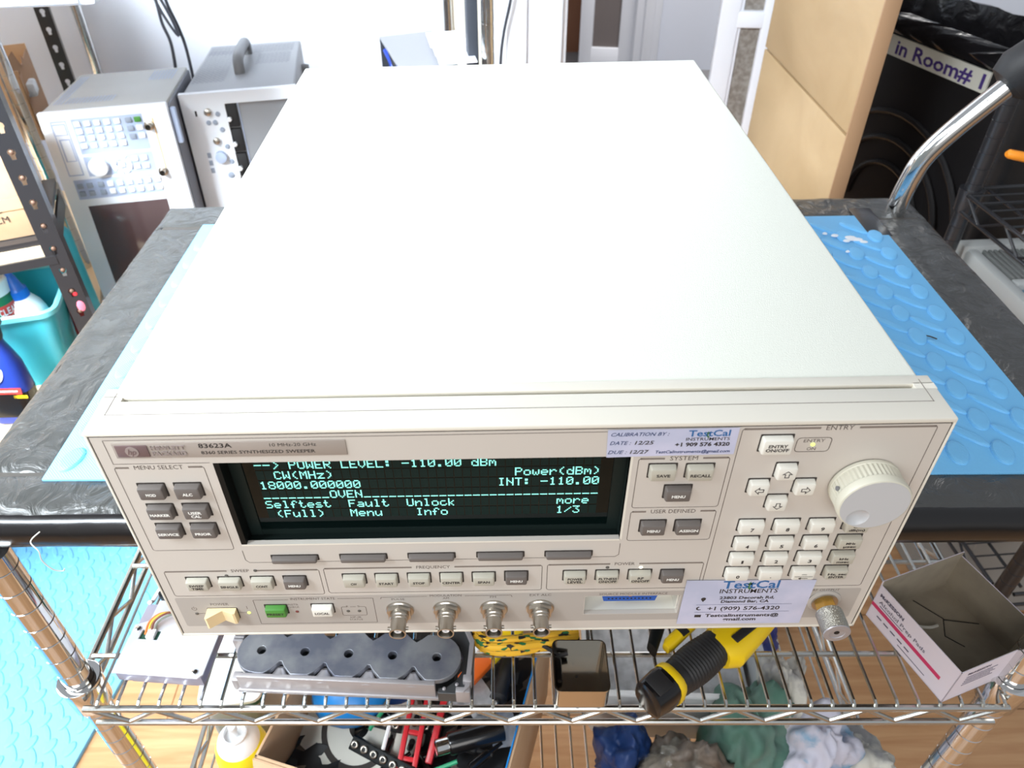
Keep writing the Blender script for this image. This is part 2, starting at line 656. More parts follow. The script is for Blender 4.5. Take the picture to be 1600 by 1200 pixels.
b.box(X1 - 0.0022, X1 - 0.0014, 0.0008, 0.004, 0.002, 0.175, 'gap_shade')
b.box(X0 + 0.002, X1 - 0.002, 0.0008, 0.004, 0.1738, 0.1746, 'gap_shade')
b.build('front_frame', inst)
for sx_ in (-1, 1):
    for y in (0.14, 0.5):
        f = MB('machine_grey')
        f.lathe([(0.011, -0.0198), (0.013, -0.018), (0.013, 0.0008)], T=Matrix.Translation((sx_ * 0.165, y, 0)))
        f.build('foot', inst)

# front panel plate with openings
b = MB('panel')
disp = [(-154.2, 89.8), (57.2, 89.8), (57.2, 154.9), (-154.2, 154.9)]
rec = rrect(70.3, 26.5, 57.5, 18.6, 1)
outer = [(-210.4, 2.2), (210.4, 2.2), (210.4, 173.8), (-210.4, 173.8)]
b.curve([[(x * MM, z * MM) for x, z in lp] for lp in (outer, disp, rec)], -0.003, 0, T=fp(0, 0, -0.5))


def line(bb, x0, z0, x1, z1, wd=0.35, m='ink', lift=-0.42):
    v = Vector((x1 - x0, z1 - z0))
    n = Vector((-v.y, v.x)).normalized() * wd / 2
    T = fp(0, 0, lift)
    pts = [(x0 + n.x, z0 + n.y), (x0 - n.x, z0 - n.y), (x1 - n.x, z1 - n.y), (x1 + n.x, z1 + n.y)]
    bb.add([T @ Vector((x * MM, z * MM, 0)) for x, z in pts], [(0, 1, 2, 3)], m)


def outline(bb, x0, x1, z0, z1, r=1.6, wd=0.35, m='ink', skip_top=False):
    lp = rrect((x0 + x1) / 2, (z0 + z1) / 2, x1 - x0, z1 - z0, r, 3)
    for i in range(len(lp)):
        a, c = lp[i], lp[(i + 1) % len(lp)]
        if skip_top and a[1] > z1 - 0.01 and c[1] > z1 - 0.01: continue
        line(bb, a[0], a[1], c[0], c[1], wd, m)


def fill(bb, x0, x1, z0, z1, m, lift=-0.45, r=0.6):
    T = fp(0, 0, lift)
    lp = rrect((x0 + x1) / 2, (z0 + z1) / 2, x1 - x0, z1 - z0, r, 3)
    bb.add([T @ Vector((x * MM, z * MM, 0)) for x, z in lp], [tuple(range(len(lp)))], m)


def group_box(bb, x0, x1, z0, z1, lab, xc, tw, th=2.9):
    outline(bb, x0, x1, z0, z1, skip_top=True)
    gw = tw / 2 + 2.6
    line(bb, x0 + 0.8, z1 - 0.3, xc - gw, z1 - 0.3, 1.3, 'band')
    line(bb, xc + gw, z1 - 0.3, x1 - 0.8, z1 - 0.3, 1.3, 'band')
    bb.text(lab, fp(xc, z1 - 0.2, -0.40), th * MM, tw * MM, 'ink')


b.curve([[(x * MM, z * MM) for x, z in lp_] for lp_ in (rrect(0, 25.4, 412.4, 30, 1.5), rrect(70.3, 26.5, 58.1, 19.2, 1))], 0, 0.00003, 'strip', T=fp(0, 0, -0.47))
group_box(b, -205, -159.2, 85.8, 152.8, 'MENU SELECT', -182.3, 25)
group_box(b, -205, -114.8, 42.2, 66.4, 'SWEEP', -160.5, 10.5, 2.6)
group_box(b, -112, 14.8, 43.3, 67.2, 'FREQUENCY', -48.3, 19.5, 2.6)
group_box(b, 17.8, 107.8, 43.3, 67.6, 'POWER', 62.3, 11.5, 2.6)
group_box(b, 61.3, 107.2, 115.8, 153.2, 'SYSTEM', 84, 14)
group_box(b, 61.3, 107.2, 88.3, 112.8, 'USER DEFINED', 84, 24)
group_box(b, 109.8, 204.4, 43.2, 172.6, 'ENTRY', 157.2, 13.5, 3.0)
# trim outline of the top zone and the softkey zone
line(b, -204.4, 155.3, -204.4, 171.6)
line(b, -204.4, 171.8, 108, 172.2)
line(b, -204.4, 155.3, -155.5, 155.3)
line(b, -155, 84.6, -155, 76)
line(b, -155, 76, -153, 73.6)
line(b, -153, 73.6, 56, 74.2)
line(b, 56, 74.2, 58, 76)
line(b, 58, 76, 58, 86)
# cream highlight round the display
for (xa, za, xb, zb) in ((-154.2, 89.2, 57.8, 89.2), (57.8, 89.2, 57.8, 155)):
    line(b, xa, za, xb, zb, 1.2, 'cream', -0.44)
# lettering on the lower strip
tx = lambda s_, x, z, h_, w_, m='ink': b.text(s_, fp(x, z, -0.40), h_ * MM, w_ * MM, m)
tx('POWER', -180.5, 33.4, 2.3, 11)
tx('INSTRUMENT STATE', -123, 37.7, 2.2, 27)
line(b, -159.3, 12, -159.3, 36.8); line(b, -159.3, 37, -138, 37); line(b, -108, 37.4, -86.6, 37.4)
line(b, -159.3, 12, -86.6, 12); line(b, -86.6, 12, -86.6, 37.4)
tx('INSTR', -136, 31.9, 1.7, 6.5); tx('CHECK', -136, 29.4, 1.7, 7)
outline(b, -107, -92, 19.8, 28.8, 1)
fill(b, -103.5, -101.5, 28.2, 30.2, 'strip', -0.41); fill(b, -98, -96, 28.2, 30.2, 'strip', -0.41)
tx('R', -103.2, 29.2, 1.6, 1.3); tx('S', -96.4, 29.2, 1.6, 1.3)
tx('HP-IB', -99.4, 17.8, 1.7, 6.5); tx('STATUS', -99.4, 15.3, 1.7, 8)
tx('MODULATION', -42.6, 39.0, 2.1, 19)
line(b, -81.6, 38, -54, 38.4); line(b, -81.6, 38, -82, 36.2); line(b, -31, 38.4, -3.2, 38.4); line(b, -3.2, 38.4, -2.6, 36.6)
tx('PULSE', -71.5, 35.9, 1.9, 8); tx('AM', -42.6, 36.3, 1.9, 3.6); tx('FM', -14.1, 36.8, 1.9, 3.6); tx('EXT ALC', 14.5, 38.2, 2.1, 13)
tx('SOURCE MODULE INTERFACE', 70.3, 38.0, 2.0, 41)
tx('RF OUTPUT', 185.4, 39.0, 2.1, 16)
# standby symbol and switch lines
for i in range(9):
    a0, a1 = R(120 + i * 33.3), R(120 + (i + 1) * 33.3)
    line(b, -197 + 1.5 * math.cos(a0), 29 + 1.5 * math.sin(a0), -197 + 1.5 * math.cos(a1), 29 + 1.5 * math.sin(a1), 0.35)
line(b, -197, 29, -197, 31.2)
line(b, -196.5, 24, -190, 24.2); line(b, -172, 24.4, -165, 24.4); line(b, -164.6, 28, -164.6, 31)
line(b, -192, 21.6, -189.8, 20.6)
# nameplate, printed on raised plate
b.box(-0.2008, -0.0848, -0.0002, 0.0008, 0.1598, 0.1702, 'plate_grey', bev=0.0004)
tn = lambda s_, x, z, h_, w_, m='ink_dark', bo=0.0, al='C': b.text(s_, fp(x, z, 0.28), h_ * MM, w_ * MM, m, bo, align=al)
tn('83623A', -149.6, 167.9, 2.9, 16.5, bo=0.02)
tn('8360 SERIES SYNTHESIZED SWEEPER', -129, 163.2, 2.1, 57, bo=0.015)
tn('10 MHz-20 GHz', -111, 167.8, 2.2, 23)
outline(b, 138.2, 155.2, 156.2, 165.8, 2, 0.4)
tx('ENTRY', 146.7, 163.8, 2.1, 10.5); tx('ON', 146.4, 158.2, 2.1, 4.4)
b.build('front_panel', inst)

lg = MB('logo_box')
lg.box(-0.1993, -0.1832, -0.0008, 0, 0.1612, 0.1690, bev=0.0003)
lg.curve([[(x * MM, z * MM) for x, z in circ(-191.3, 165.1, 3.3, 28)]], -0.0001, 0.0003, 'logo', T=fp(0, 0, 0.8))
lg.text('hp', fp(-191.3, 165.3, 1.25), 0.0036, 0.0046, 'logo_box', 0.02, shear=0.35)
lg.text('HEWLETT', fp(-173.2, 167.2, 0.5), 0.0026, 0.0172, 'logo', 0.02, depth=0.0002)
lg.text('PACKARD', fp(-173.2, 163.3, 0.5), 0.0026, 0.0172, 'logo', 0.02, depth=0.0002)
lg.build('maker_badge', inst)

# display -----------------------------------------------------------
b = MB('black_gloss', 'bezel_dark', 'bezel_black')
b.box(-0.1585, 0.0620, 0.0101, 0.0125, 0.080, 0.1585, 'black_gloss')
b.box(-0.1545, -0.1512, 0.0006, 0.0102, 0.0870, 0.1555, 'bezel_black')
b.box(0.0572, 0.0582, 0.0006, 0.0102, 0.0870, 0.1555, 'bezel_dark')
b.box(-0.1545, 0.0574, 0.0006, 0.0102, 0.1549, 0.1556, 'bezel_black')
b.add([(-0.1545, 0.0006, 0.0898), (0.0574, 0.0006, 0.0898), (0.0574, 0.0102, 0.0868), (-0.1545, 0.0102, 0.0868)], [(0, 1, 2, 3)], 'bezel_dark')
b.box(-0.1545, -0.1445, 0.0094, 0.0101, 0.085, 0.1555, 'bezel_dark')
b.box(0.0510, 0.0574, 0.0094, 0.0101, 0.085, 0.1555, 'bezel_dark')
b.box(-0.1445, 0.0510, 0.0096, 0.0101, 0.0870, 0.0915, 'bezel_dark')
o = b.build('display', inst)
FONT = {
 '-': '00000 00000 00000 11111 00000 00000 00000', '>': '01000 00100 00010 00001 00010 00100 01000',
 'P': '11110 10001 10001 11110 10000 10000 10000', 'O': '01110 10001 10001 10001 10001 10001 01110',
 'W': '10001 10001 10001 10101 10101 11011 10001', 'E': '11111 10000 10000 11110 10000 10000 11111',
 'R': '11110 10001 10001 11110 10100 10010 10001', 'L': '10000 10000 10000 10000 10000 10000 11111',
 'V': '10001 10001 10001 10001 10001 01010 00100', ':': '00000 01100 01100 00000 01100 01100 00000',
 '1': '00100 01100 00100 00100 00100 00100 01110', '0': '01110 10001 10011 10101 11001 10001 01110',
 '.': '00000 00000 00000 00000 00000 01100 01100', 'd': '00001 00001 01101 10011 10001 10001 01111',
 'B': '11110 10001 10001 11110 10001 10001 11110', 'm': '00000 00000 11010 10101 10101 10001 10001',
 'C': '01110 10001 10000 10000 10000 10001 01110', '(': '00010 00100 01000 01000 01000 00100 00010',
 ')': '01000 00100 00010 00010 00010 00100 01000', 'M': '10001 11011 10101 10101 10001 10001 10001',
 'H': '10001 10001 10001 11111 10001 10001 10001', 'z': '00000 00000 11111 00010 00100 01000 11111',
 '8': '01110 10001 10001 01110 10001 10001 01110', 'o': '00000 00000 01110 10001 10001 10001 01110',
 'w': '00000 00000 10001 10001 10101 10101 01010', 'e': '00000 00000 01110 10001 11111 10000 01110',
 'r': '00000 00000 10110 11001 10000 10000 10000', 'I': '01110 00100 00100 00100 00100 00100 01110',
 'N': '10001 10001 11001 10101 10011 10001 10001', 'T': '11111 00100 00100 00100 00100 00100 00100',
 '_': '00000 00000 00000 00000 00000 00000 11111', 'U': '10001 10001 10001 10001 10001 10001 01110',
 'S': '01111 10000 10000 01110 00001 00001 11110', 'l': '01100 00100 00100 00100 00100 00100 01110',
 'f': '00110 01001 01000 11100 01000 01000 01000', 't': '01000 01000 11100 01000 01000 01001 00110',
 's': '00000 00000 01110 10000 01110 00001 11110', 'u': '00000 00000 10001 10001 10001 10011 01101',
 'n': '00000 00000 10110 11001 10001 10001 10001', 'c': '00000 00000 01110 10000 10000 10001 01110',
 'k': '10000 10000 10010 10100 11000 10100 10010', '/': '00000 00001 00010 00100 01000 10000 00000',
 '3': '11111 00010 00100 00010 00001 10001 01110', 'F': '11111 10000 10000 11110 10000 10000 10000',
 'a': '00000 00000 01110 00001 01111 10001 01111',
}
rows = ['--> POWER LEVEL: -110.00 dBm',
        '  CW(MHz)'.ljust(30) + 'Power(dBm)',
        '18000.000000'.ljust(28) + 'INT: -110.00',
        '________OVEN' + '_' * 28,
        'Selftest  Fault  Unlock'.ljust(35) + 'more',
        ' (Full)   Menu    Info'.ljust(35) + '1/3']
gl = MB('glyph')
ce = MB('cell')
for ri, row in enumerate(rows):
    zc = (143.1 - 7.7 * ri) * MM
    row = row.ljust(40)
    for ci, ch in enumerate(row):
        x0 = (-138.0 + 4.573 * ci) * MM
        y = 0.00995
        dx, dz = 0.00077, 0.00086
        ce.add([(x0 - 0.0003, y, zc - 0.0034), (x0 + 0.0038, y, zc - 0.0034), (x0 + 0.0038, y, zc + 0.0034), (x0 - 0.0003, y, zc + 0.0034)], [(0, 1, 2, 3)])
        if ch == ' ': continue
        for rr_, bits in enumerate(FONT[ch].split()):
            for cc, bit in enumerate(bits):
                if bit == '1':
                    px_, pz = x0 + cc * dx - 0.00005, zc + (3 - rr_) * dz
                    q = 0.00040
                    gl.add([(px_ - 0.0, y - 0.0001, pz - q), (px_ + 0.00074, y - 0.0001, pz - q), (px_ + 0.00074, y - 0.0001, pz + q), (px_, y - 0.0001, pz + q)], [(0, 1, 2, 3)])
ce.build('character_cells', o)
tag(gl.build('lit_characters', o), 'glowing mint green characters')


# buttons -------------------------------------------------------------
def button(x, z, w_, h_, m, txt='', ink=None, out=3.4, th=1.95, name='button', tws=None):
    bb = MB(m)
    fill(bb, x - w_ / 2 - 0.75, x + w_ / 2 + 0.75, z - h_ / 2 - 0.6, z + h_ / 2 + 1.0, 'gap_shade', -0.38)  # dark skirt paints the shadow in the gap round the key
    rings = []
    for dz, ins, r in ((-0.5, 0, 0.9), (out - 0.9, 0.25, 0.9), (out - 0.25, 0.5, 0.9), (out, 1.0, 0.8)):
        rings.append([fp(0, 0, dz) @ Vector((px_ * MM, pz * MM, 0)) for px_, pz in rrect(x, z, w_ - 2 * ins, h_ - 2 * ins, r, 3)])
    bb.loft(rings, m)
    ls = txt.split('\n') if txt else []
    for i, l in enumerate(ls):
        zz = z + ((len(ls) - 1) / 2 - i) * 2.7 - 0.1
        tw = (tws[i] if tws else min(len(l) * 1.75, w_ - 2.2))
        bb.text(l, fp(x, zz, out + 0.06), th * MM, tw * MM, ink or 'ink_white', 0.035)
    return bb.build(name, inst)


for t_, x, z in (('MOD', -189.9, 136), ('ALC', -170.9, 136), ('MARKER', -189.9, 120.2), ('USER\nCAL', -170.9, 120.2), ('SERVICE', -189.9, 104.3), ('PRIOR', -170.9, 104.3)):
    button(x, z, 13.6, 9.0, 'key_dark', t_, th=1.9)
for i in range(5):
    x = (-126.3, -87.2, -48.4, -9.3, 29.4)[i]
    button(x, 77.6, 26, 3.9, 'key_dark', out=3, name='softkey')
for t_, x in (('SWEEP\nTIME', -187.1), ('SINGLE', -168.1), ('CONT', -149)): button(x, 56, 12.8, 8.6, 'key_grey', t_, 'ink_dark')
button(-129.9, 56, 12.8, 8.6, 'key_dark', 'MENU')
for t_, x in (('CW', -95), ('START', -76), ('STOP', -57), ('CENTER', -38.1), ('SPAN', -19.2)): button(x, 57, 12.8, 8.6, 'key_grey', t_, 'ink_dark')
button(-0.2, 57.4, 12.8, 8.6, 'key_dark', 'MENU')
for t_, x in (('POWER\nLEVEL', 33.9), ('FLTNESS\nON/OFF', 52.8), ('RF\nON/OFF', 71.8)): button(x, 57.2, 12.8, 8.6, 'key_grey', t_, 'ink_dark')
button(90.6, 56.8, 12.8, 8.6, 'key_dark', 'MENU')
button(74, 144.3, 13.6, 9.2, 'key_grey', 'SAVE', 'ink_dark', th=1.9); button(93, 144, 13.6, 9.2, 'key_grey', 'RECALL', 'ink_dark', th=1.9)
button(83.9, 128.4, 13.6, 9.2, 'key_dark', 'MENU', th=1.9)
button(74.2, 100.8, 13.4, 9, 'key_dark', 'MENU', th=1.9); button(93.2, 100.7, 13.4, 9, 'key_dark', 'ASSIGN', th=1.9)
tag(button(-146.6, 27.6, 12.8, 8.4, 'key_green', 'PRESET', 'ink_dark'), 'green key marked preset')
button(-118.2, 27.8, 12.8, 8.4, 'key_white', 'LOCAL', 'ink_dark')
button(127.8, 162.6, 15.2, 10.4, 'key_white', 'ENTRY\nON/OFF', 'ink_dark', th=2.0, tws=(9.5, 11.5))
for x, z, a in ((136.9, 143.6, 0), (125.2, 131.9, 90), (149, 131.8, -90), (137.2, 119.8, 180)):
    o = button(x, z, 10.2, 9.4, 'key_white', name='arrow_button')
    ar = MB('ink_dark')
    P_ = [(-1.2, -2.3), (1.2, -2.3), (1.2, 0.1), (2.8, 0.1), (0, 2.6), (-2.8, 0.1), (-1.2, 0.1)]
    Q_ = [(-0.75, -1.85), (0.75, -1.85), (0.75, 0.55), (1.75, 0.55), (0, 2.0), (-1.75, 0.55), (-0.75, 0.55)]
    ar.curve([[(p * MM, q * MM) for p, q in P_], [(p * MM, q * MM) for p, q in Q_]], 0, 0.00004, T=fp(x, z - 0.1, 3.45) @ Matrix.Rotation(R(a), 4, 'Z'))
    ar.build('arrow_mark', o)
for r_, (z, keys) in enumerate(((100.4, '789'), (86, '456'), (72.3, '123'), (58.4, '0.-'))):
    for c_, kx in enumerate((127.9, 147, 166)):
        ch = keys[c_]
        if ch == '-':
            o = button(kx, z, 13.4, 8.8, 'key_white')
            a2 = MB('ink_dark')
            for (xa, za, xb, zb, wd) in ((-1.5, 1.3, 1.5, 1.3, 0.4), (-5.2, -0.6, 5.2, -0.6, 0.35), (-2.4, -2.3, 2.6, -2.3, 0.5), (-2.6, -2.3, -1.2, -1.5, 0.5), (-2.6, -2.3, -1.2, -3.1, 0.5)):
                line(a2, kx + xa, z + za, kx + xb, z + zb, wd, 'ink_dark', 3.46)
            a2.build('backspace_mark', o)
        else:
            button(kx, z, 13.4, 8.8, 'key_white', ch, 'ink_dark', th=2.6, tws=(0.7,) if ch == '.' else (1.2 if ch == '1' else 2.0,))
for z, t_ in ((100.4, 'GHz\ndB(m)'), (86.2, 'MHz\nµsec'), (72.5, 'kHz\nmsec'), (58.4, 'Hz, sec\nENTER')):
    button(184.9, z, 13.0, 8.8, 'key_grey', t_, 'ink_dark', th=1.7)

# LEDs
for nm, x, z, m in (('dot', -196.6, 24, 'led_off'), ('g', -164.4, 24.3, 'led_green'), ('r', -134.6, 24.7, 'led_red'), ('a', -103.2, 24.4, 'led_off'), ('a', -96.4, 24.4, 'led_off'),
                    ('s', -169.4, 61.8, 'led_off'), ('s', -151.6, 66.2, 'led_off'), ('s', 52.6, 64.2, 'led_off'), ('w', 72, 63.8, 'led_white'), ('e', 146.5, 161.2, 'led_green')):
    bb = MB(m)
    bb.lathe([(0.0011, -0.0005), (0.0011, 0.0002), (0.0007, 0.0005), (0.0002, 0.0006)], T=fp(x, z, -0.4), n=14)
    o = bb.build('indicator_lamp', inst)
    if m == 'led_green': tag(o, 'lit yellow-green lamp')
    if m == 'led_white': tag(o, 'lit warm white lamp')
    if m == 'led_red': tag(o, 'small red lamp')

# power rocker
b = MB('switch')
fill(b, -189.2, -170.6, 18.6, 29.9, 'gap_shade', -0.36)
T = fp(0, 0, 0)
pr = [(-188.8, 6.8), (-187.6, 7.2), (-179.4, 1.6), (-172.6, 4.2), (-171.2, 3.8), (-171.2, -0.5), (-188.8, -0.5)]
b.loft([[T @ Vector((x * MM, zz * MM, d * MM)) for x, d in pr] for zz in (19.2, 29.4)])
b.build('power_switch', inst)

# BNC sockets
for x in (-71.4, -42.7, -13.9, 14.4):
    bb = MB('nickel')
    T = fp(x, 24.9, 0)
    bb.lathe([(0.0086, -0.0005), (0.0086, 0.0006), (0.0079, 0.0012)], T=T, n=28)
    hexp = [(0.0078 * math.cos(R(60 * i + 30)), 0.0078 * math.sin(R(60 * i + 30))) for i in range(6)]
    bb.prism(hexp, 0.001, 0.0035, T=T)
    bb.lathe([(0.0058, 0.003), (0.0058, 0.0055), (0.0052, 0.006), (0.0052, 0.0075), (0.0048, 0.0078), (0.0048, 0.0155), (0.0051, 0.0158), (0.0051, 0.0165), (0.0043, 0.0165), (0.0041, 0.008)], T=T, n=28)
    bb.lathe([(0.0040, 0.008), (0.0040, 0.0082)], 'hole', T=T, n=20)
    bb.lathe([(0.0022, 0.008), (0.0022, 0.0145), (0.0008, 0.0145), (0.0007, 0.010)], 'white_plastic', T=T, n=14)
    for s_ in (-1, 1):
        bb.cyl(T @ Vector((s_ * 0.004, 0, 0.0125)), T @ Vector((s_ * 0.0062, 0, 0.0125)), 0.0011, n=10)
    bb.build('socket', inst)

# source module recess
b = MB('key_white')
for (x0, x1, z0, z1) in ((41.6, 42.2, 17.2, 35.8), (98.4, 99.0, 17.2, 35.8)):
    b.box(x0 * MM - 0.0005 * (x0 < 50), x1 * MM + 0.0005 * (x0 > 50), 0.0036, 0.014, z0 * MM, z1 * MM)
b.box(0.0416, 0.099, 0.0036, 0.014, 0.0162, 0.0171)
b.box(0.0416, 0.099, 0.0036, 0.014, 0.0359, 0.0368)
b.box(0.0410, 0.0996, 0.0138, 0.0150, 0.0166, 0.0364)
b.build('socket_recess', inst)
b = MB('pin_blue', 'hole', 'brass')
b.curve([[(x * MM, z * MM) for x, z in ((51.5, 35.6), (86.5, 35.6), (84.6, 27.6), (53.4, 27.6))]], 0, 0.0112, T=fp(0, 0, -13.8))
for r_, n_ in ((30.2, 12), (33.4, 13)):
    for i in range(n_):
        xx = 69 + (i - (n_ - 1) / 2) * 2.3
        b.lathe([(0.0006, 0), (0.0005, 0.0002)], 'hole', T=fp(xx, r_, -2.6), n=8)
b.lathe([(0.0016, 0), (0.0014, 0.0008)], 'brass', T=fp(69, 34.6, -2.6), n=12)
tag(b.build('ribbon_connector', inst), 'blue multi-pin connector')

# RF output
b = MB('brass')
T = fp(186.6, 28.3, 0)
b.lathe([(0.0100, -0.0005), (0.0100, 0.0003), (0.0094, 0.0006)], 'strip', T=T, n=28)
b.lathe([(0.0078, 0), (0.0078, 0.0016), (0.0066, 0.0018)], 'nickel', T=T, n=28)
b.prism([(0.0062 * math.cos(R(60 * i)), 0.0062 * math.sin(R(60 * i))) for i in range(6)], 0.0015, 0.0072, T=T)
b.lathe([(0.0050, 0.007), (0.0050, 0.0085)], T=T, n=20)
rings = [[T @ Vector((0.0074 * math.cos(2 * PI * j / 72), 0.0074 * math.sin(2 * PI * j / 72), 0.0078)) for j in range(72)]]
for k_ in range(17):
    rings.append([T @ Vector(((0.0079 - (0.0006 if (j + k_) % 2 else 0)) * math.cos(2 * PI * j / 72), (0.0079 - (0.0006 if (j + k_) % 2 else 0)) * math.sin(2 * PI * j / 72), 0.0084 + 0.0008 * k_)) for j in range(72)])
b.loft(rings, 'knurl')
b.lathe([(0.0079, 0.0215), (0.0077, 0.0222), (0.0046, 0.0223), (0.0044, 0.0219), (0.0026, 0.0218), (0.0016, 0.0215)], 'alu_light', T=T, n=32)
b.lathe([(0.0015, 0.0215), (0.0015, 0.0217)], 'hole', T=T, n=12)
tag(b.build('output_connector', inst), 'brass nut with knurled metal cap')

# tuning knob
b = MB('knob')
T = fp(179.6, 132.8, 0)
fl = MB('knob')
n = 96
prof = [(0.0178, 0.0002), (0.0180, 0.001), (0.0180, 0.003)]
rings = []
for r, h in ((0.0170, -0.0003), (0.0180, 0.0006), (0.0180, 0.0022)):
    rings.append([T @ Vector((r * math.cos(2 * PI * j / n), r * math.sin(2 * PI * j / n), h)) for j in range(n)])
for h in (0.0026, 0.0102):
    rings.append([T @ Vector(((0.0178 - (0.0005 if j % 2 else 0)) * math.cos(2 * PI * j / n), (0.0178 - (0.0005 if j % 2 else 0)) * math.sin(2 * PI * j / n), h)) for j in range(n)])
for r, h in ((0.0182, 0.0108), (0.0182, 0.0140), (0.0178, 0.0150), (0.0171, 0.0153)):
    rings.append([T @ Vector((r * math.cos(2 * PI * j / n), r * math.sin(2 * PI * j / n), h)) for j in range(n)])
fl.loft(rings, cap=False)
o = fl.build('tuning_knob', inst, sharp=25)
# face disc with the finger dimple
fc = MB('knob_face')
dc = Vector((-0.0062, -0.0090))
rad = [0.02, 0.25, 0.5, 0.75, 0.9, 1.0]
disc = []
nn = 48
DR = 0.0058
for k_, q in enumerate(rad):
    disc.append([T @ Vector((dc.x + DR * q * math.cos(2 * PI * j / nn), dc.y + DR * q * math.sin(2 * PI * j / nn), 0.0153 - 0.0026 * (1 - q ** 2))) for j in range(nn)])
disc.append([T @ Vector((0.0171 * math.cos(2 * PI * j / nn), 0.0171 * math.sin(2 * PI * j / nn), 0.0153)) for j in range(nn)])
fc.loft(disc, cap=False)
fc.add([p for p in disc[0]], [tuple(range(nn))])
fc.build('knob_face', o, sharp=14, doubles=True)
sc_ = MB('handle_grey')
a = R(165)
sc_.cyl(T @ Vector((0.0174 * math.cos(a), 0.0174 * math.sin(a), 0.0075)), T @ Vector((0.0183 * math.cos(a), 0.0183 * math.sin(a), 0.0075)), 0.0013, m='handle_grey', n=12)
sc_.build('set_screw', o)

# stickers: things of their own, stuck on
st = thing('calibration_sticker', 'pale lilac calibration sticker with handwritten-style dates, above the system keys', 'sticker', (0.0758, 0.0003, 0.1645))
b = MB('sticker')
lp = [(-31.8, 9.2), (32.2, 9.5), (32.3, -8.6), (0, -8.9), (-31.2, -9.6)]
b.curve([[(x * MM, z * MM) for x, z in lp]], 0, 0.00015, T=FP @ Matrix.Translation((0, 0, 0.0003)))
o = b.build('paper', st)
b = MB('ink_dark')
sT = lambda x, z: FP @ Matrix.Translation((x * MM, z * MM, 0.00052))
b.text('CALIBRATION BY :', sT(-15.8, 6.2), 0.0023, 0.0285, 'navy', 0.01, 0.3)
b.text('DATE :', sT(-25, 0.4), 0.0024, 0.0105, 'navy', 0.01, 0.3)
b.text('12/25', sT(-13.2, 0.4), 0.0024, 0.0095, 'ink_dark', 0.02, 0.2)
b.text('DUE :', sT(-26, -5.9), 0.0024, 0.0095, 'navy', 0.01, 0.3)
b.text('12/27', sT(-15, -5.9), 0.0024, 0.0095, 'ink_dark', 0.02, 0.2)
b.text('TestCal', sT(18, 6.2), 0.0040, 0.0205, 'logo_blue', 0.02)
b.text('t', sT(17.4, 5.8), 0.0046, 0.0016, 'logo_green', 0.03)
b.text('INSTRUMENTS', sT(17.8, 2.3), 0.0020, 0.0215, 'ink_dark', 0.01)
b.text('+1 909 576 4320', sT(15.6, -1.3), 0.0024, 0.0270, 'ink_dark', 0.04)
b.text('TestCalinstruments@gmail.com', sT(11.5, -6.2), 0.0019, 0.0370, 'navy', 0.02, 0.2)
b.build('printed_text', o)

st = thing('address_sticker', 'larger lilac sticker with address and phone number, beside the RF output', 'sticker', (0.1385, 0.0003, 0.0283))
b = MB('sticker')
lp = [(-38.2, 22.8), (38.2, 21.8), (38.4, -22.8), (-38.2, -22.0)]
b.curve([[(x * MM, z * MM) for x, z in lp]], 0, 0.00015, T=FP @ Matrix.Translation((0, 0, 0.0004)))
o = b.build('paper', st)
b = MB('ink_dark')
sT = lambda x, z: FP @ Matrix.Translation((x * MM, z * MM, 0.00062))
b.text('TestCal', sT(0.5, 18.3), 0.0072, 0.0335, 'logo_blue', 0.02)
b.text('t', sT(-0.2, 18.1), 0.0082, 0.0026, 'logo_green', 0.03)
b.text('INSTRUMENTS', sT(0.3, 11.9), 0.0040, 0.0345, 'ink_dark', 0.01)
b.text('23803 Decorah Rd,', sT(0.5, 5.2), 0.0026, 0.0330, 'ink_dark', 0.03)
b.text('Diamond Bar, CA', sT(0, 1.4), 0.0026, 0.0290, 'ink_dark', 0.03)
b.text('+1 (909) 576-4320', sT(0.5, -5.8), 0.0036, 0.0440, 'ink_dark', 0.02)
b.text('Testcalinstruments@', sT(1, -13.2), 0.0030, 0.0455, 'ink_dark', 0.03)
b.text('gmail.com', sT(0, -17.4), 0.0030, 0.0205, 'ink_dark', 0.03)
for z in (-1.8, -9.6):
    b.add([sT(0, 0) @ Vector((x * MM, zz * MM, 0)) for x, zz in ((-29, z - 0.12), (29, z - 0.12), (29, z + 0.12), (-29, z + 0.12))], [(0, 1, 2, 3)], 'navy')
# pin, handset and envelope marks
q = sT(-25.5, 3.6)
b.add([q @ Vector((x * MM, z * MM, 0)) for x, z in [(1.5 * math.cos(R(t_)), 1.5 * math.sin(R(t_)) + 0.6) for t_ in range(-30, 211, 30)] + [(0, -2.4)]], [tuple(range(10))])
q = sT(-26, -5.8)
pts = [(-0.6 + 1.9 * math.cos(R(t_)), 0.2 + 1.9 * math.sin(R(t_))) for t_ in range(100, 311, 30)] + [(-0.4 + 1.1 * math.cos(R(t_)), 0.2 + 1.1 * math.sin(R(t_))) for t_ in range(310, 99, -30)]
b.add([q @ Vector((x * MM, z * MM, 0)) for x, z in pts], [(i, i + 1, len(pts) - 2 - i, len(pts) - 1 - i) for i in range(7)])
q = sT(-26.3, -13.6)
b.add([q @ Vector((x * MM, z * MM, 0)) for x, z in ((-2.0, -1.3), (2.0, -1.3), (2.0, 1.3), (-2.0, 1.3))], [(0, 1, 2, 3)])
b.build('printed_text', o)


# ================================================================== CART
YAW = -0.012
cart = thing('utility_cart', 'chrome wire utility cart with black taped top carrying the instrument', 'cart', (0.03, 0.35, -0.87), (0, 0, YAW))
Z0 = 0.87   # local z of world zero
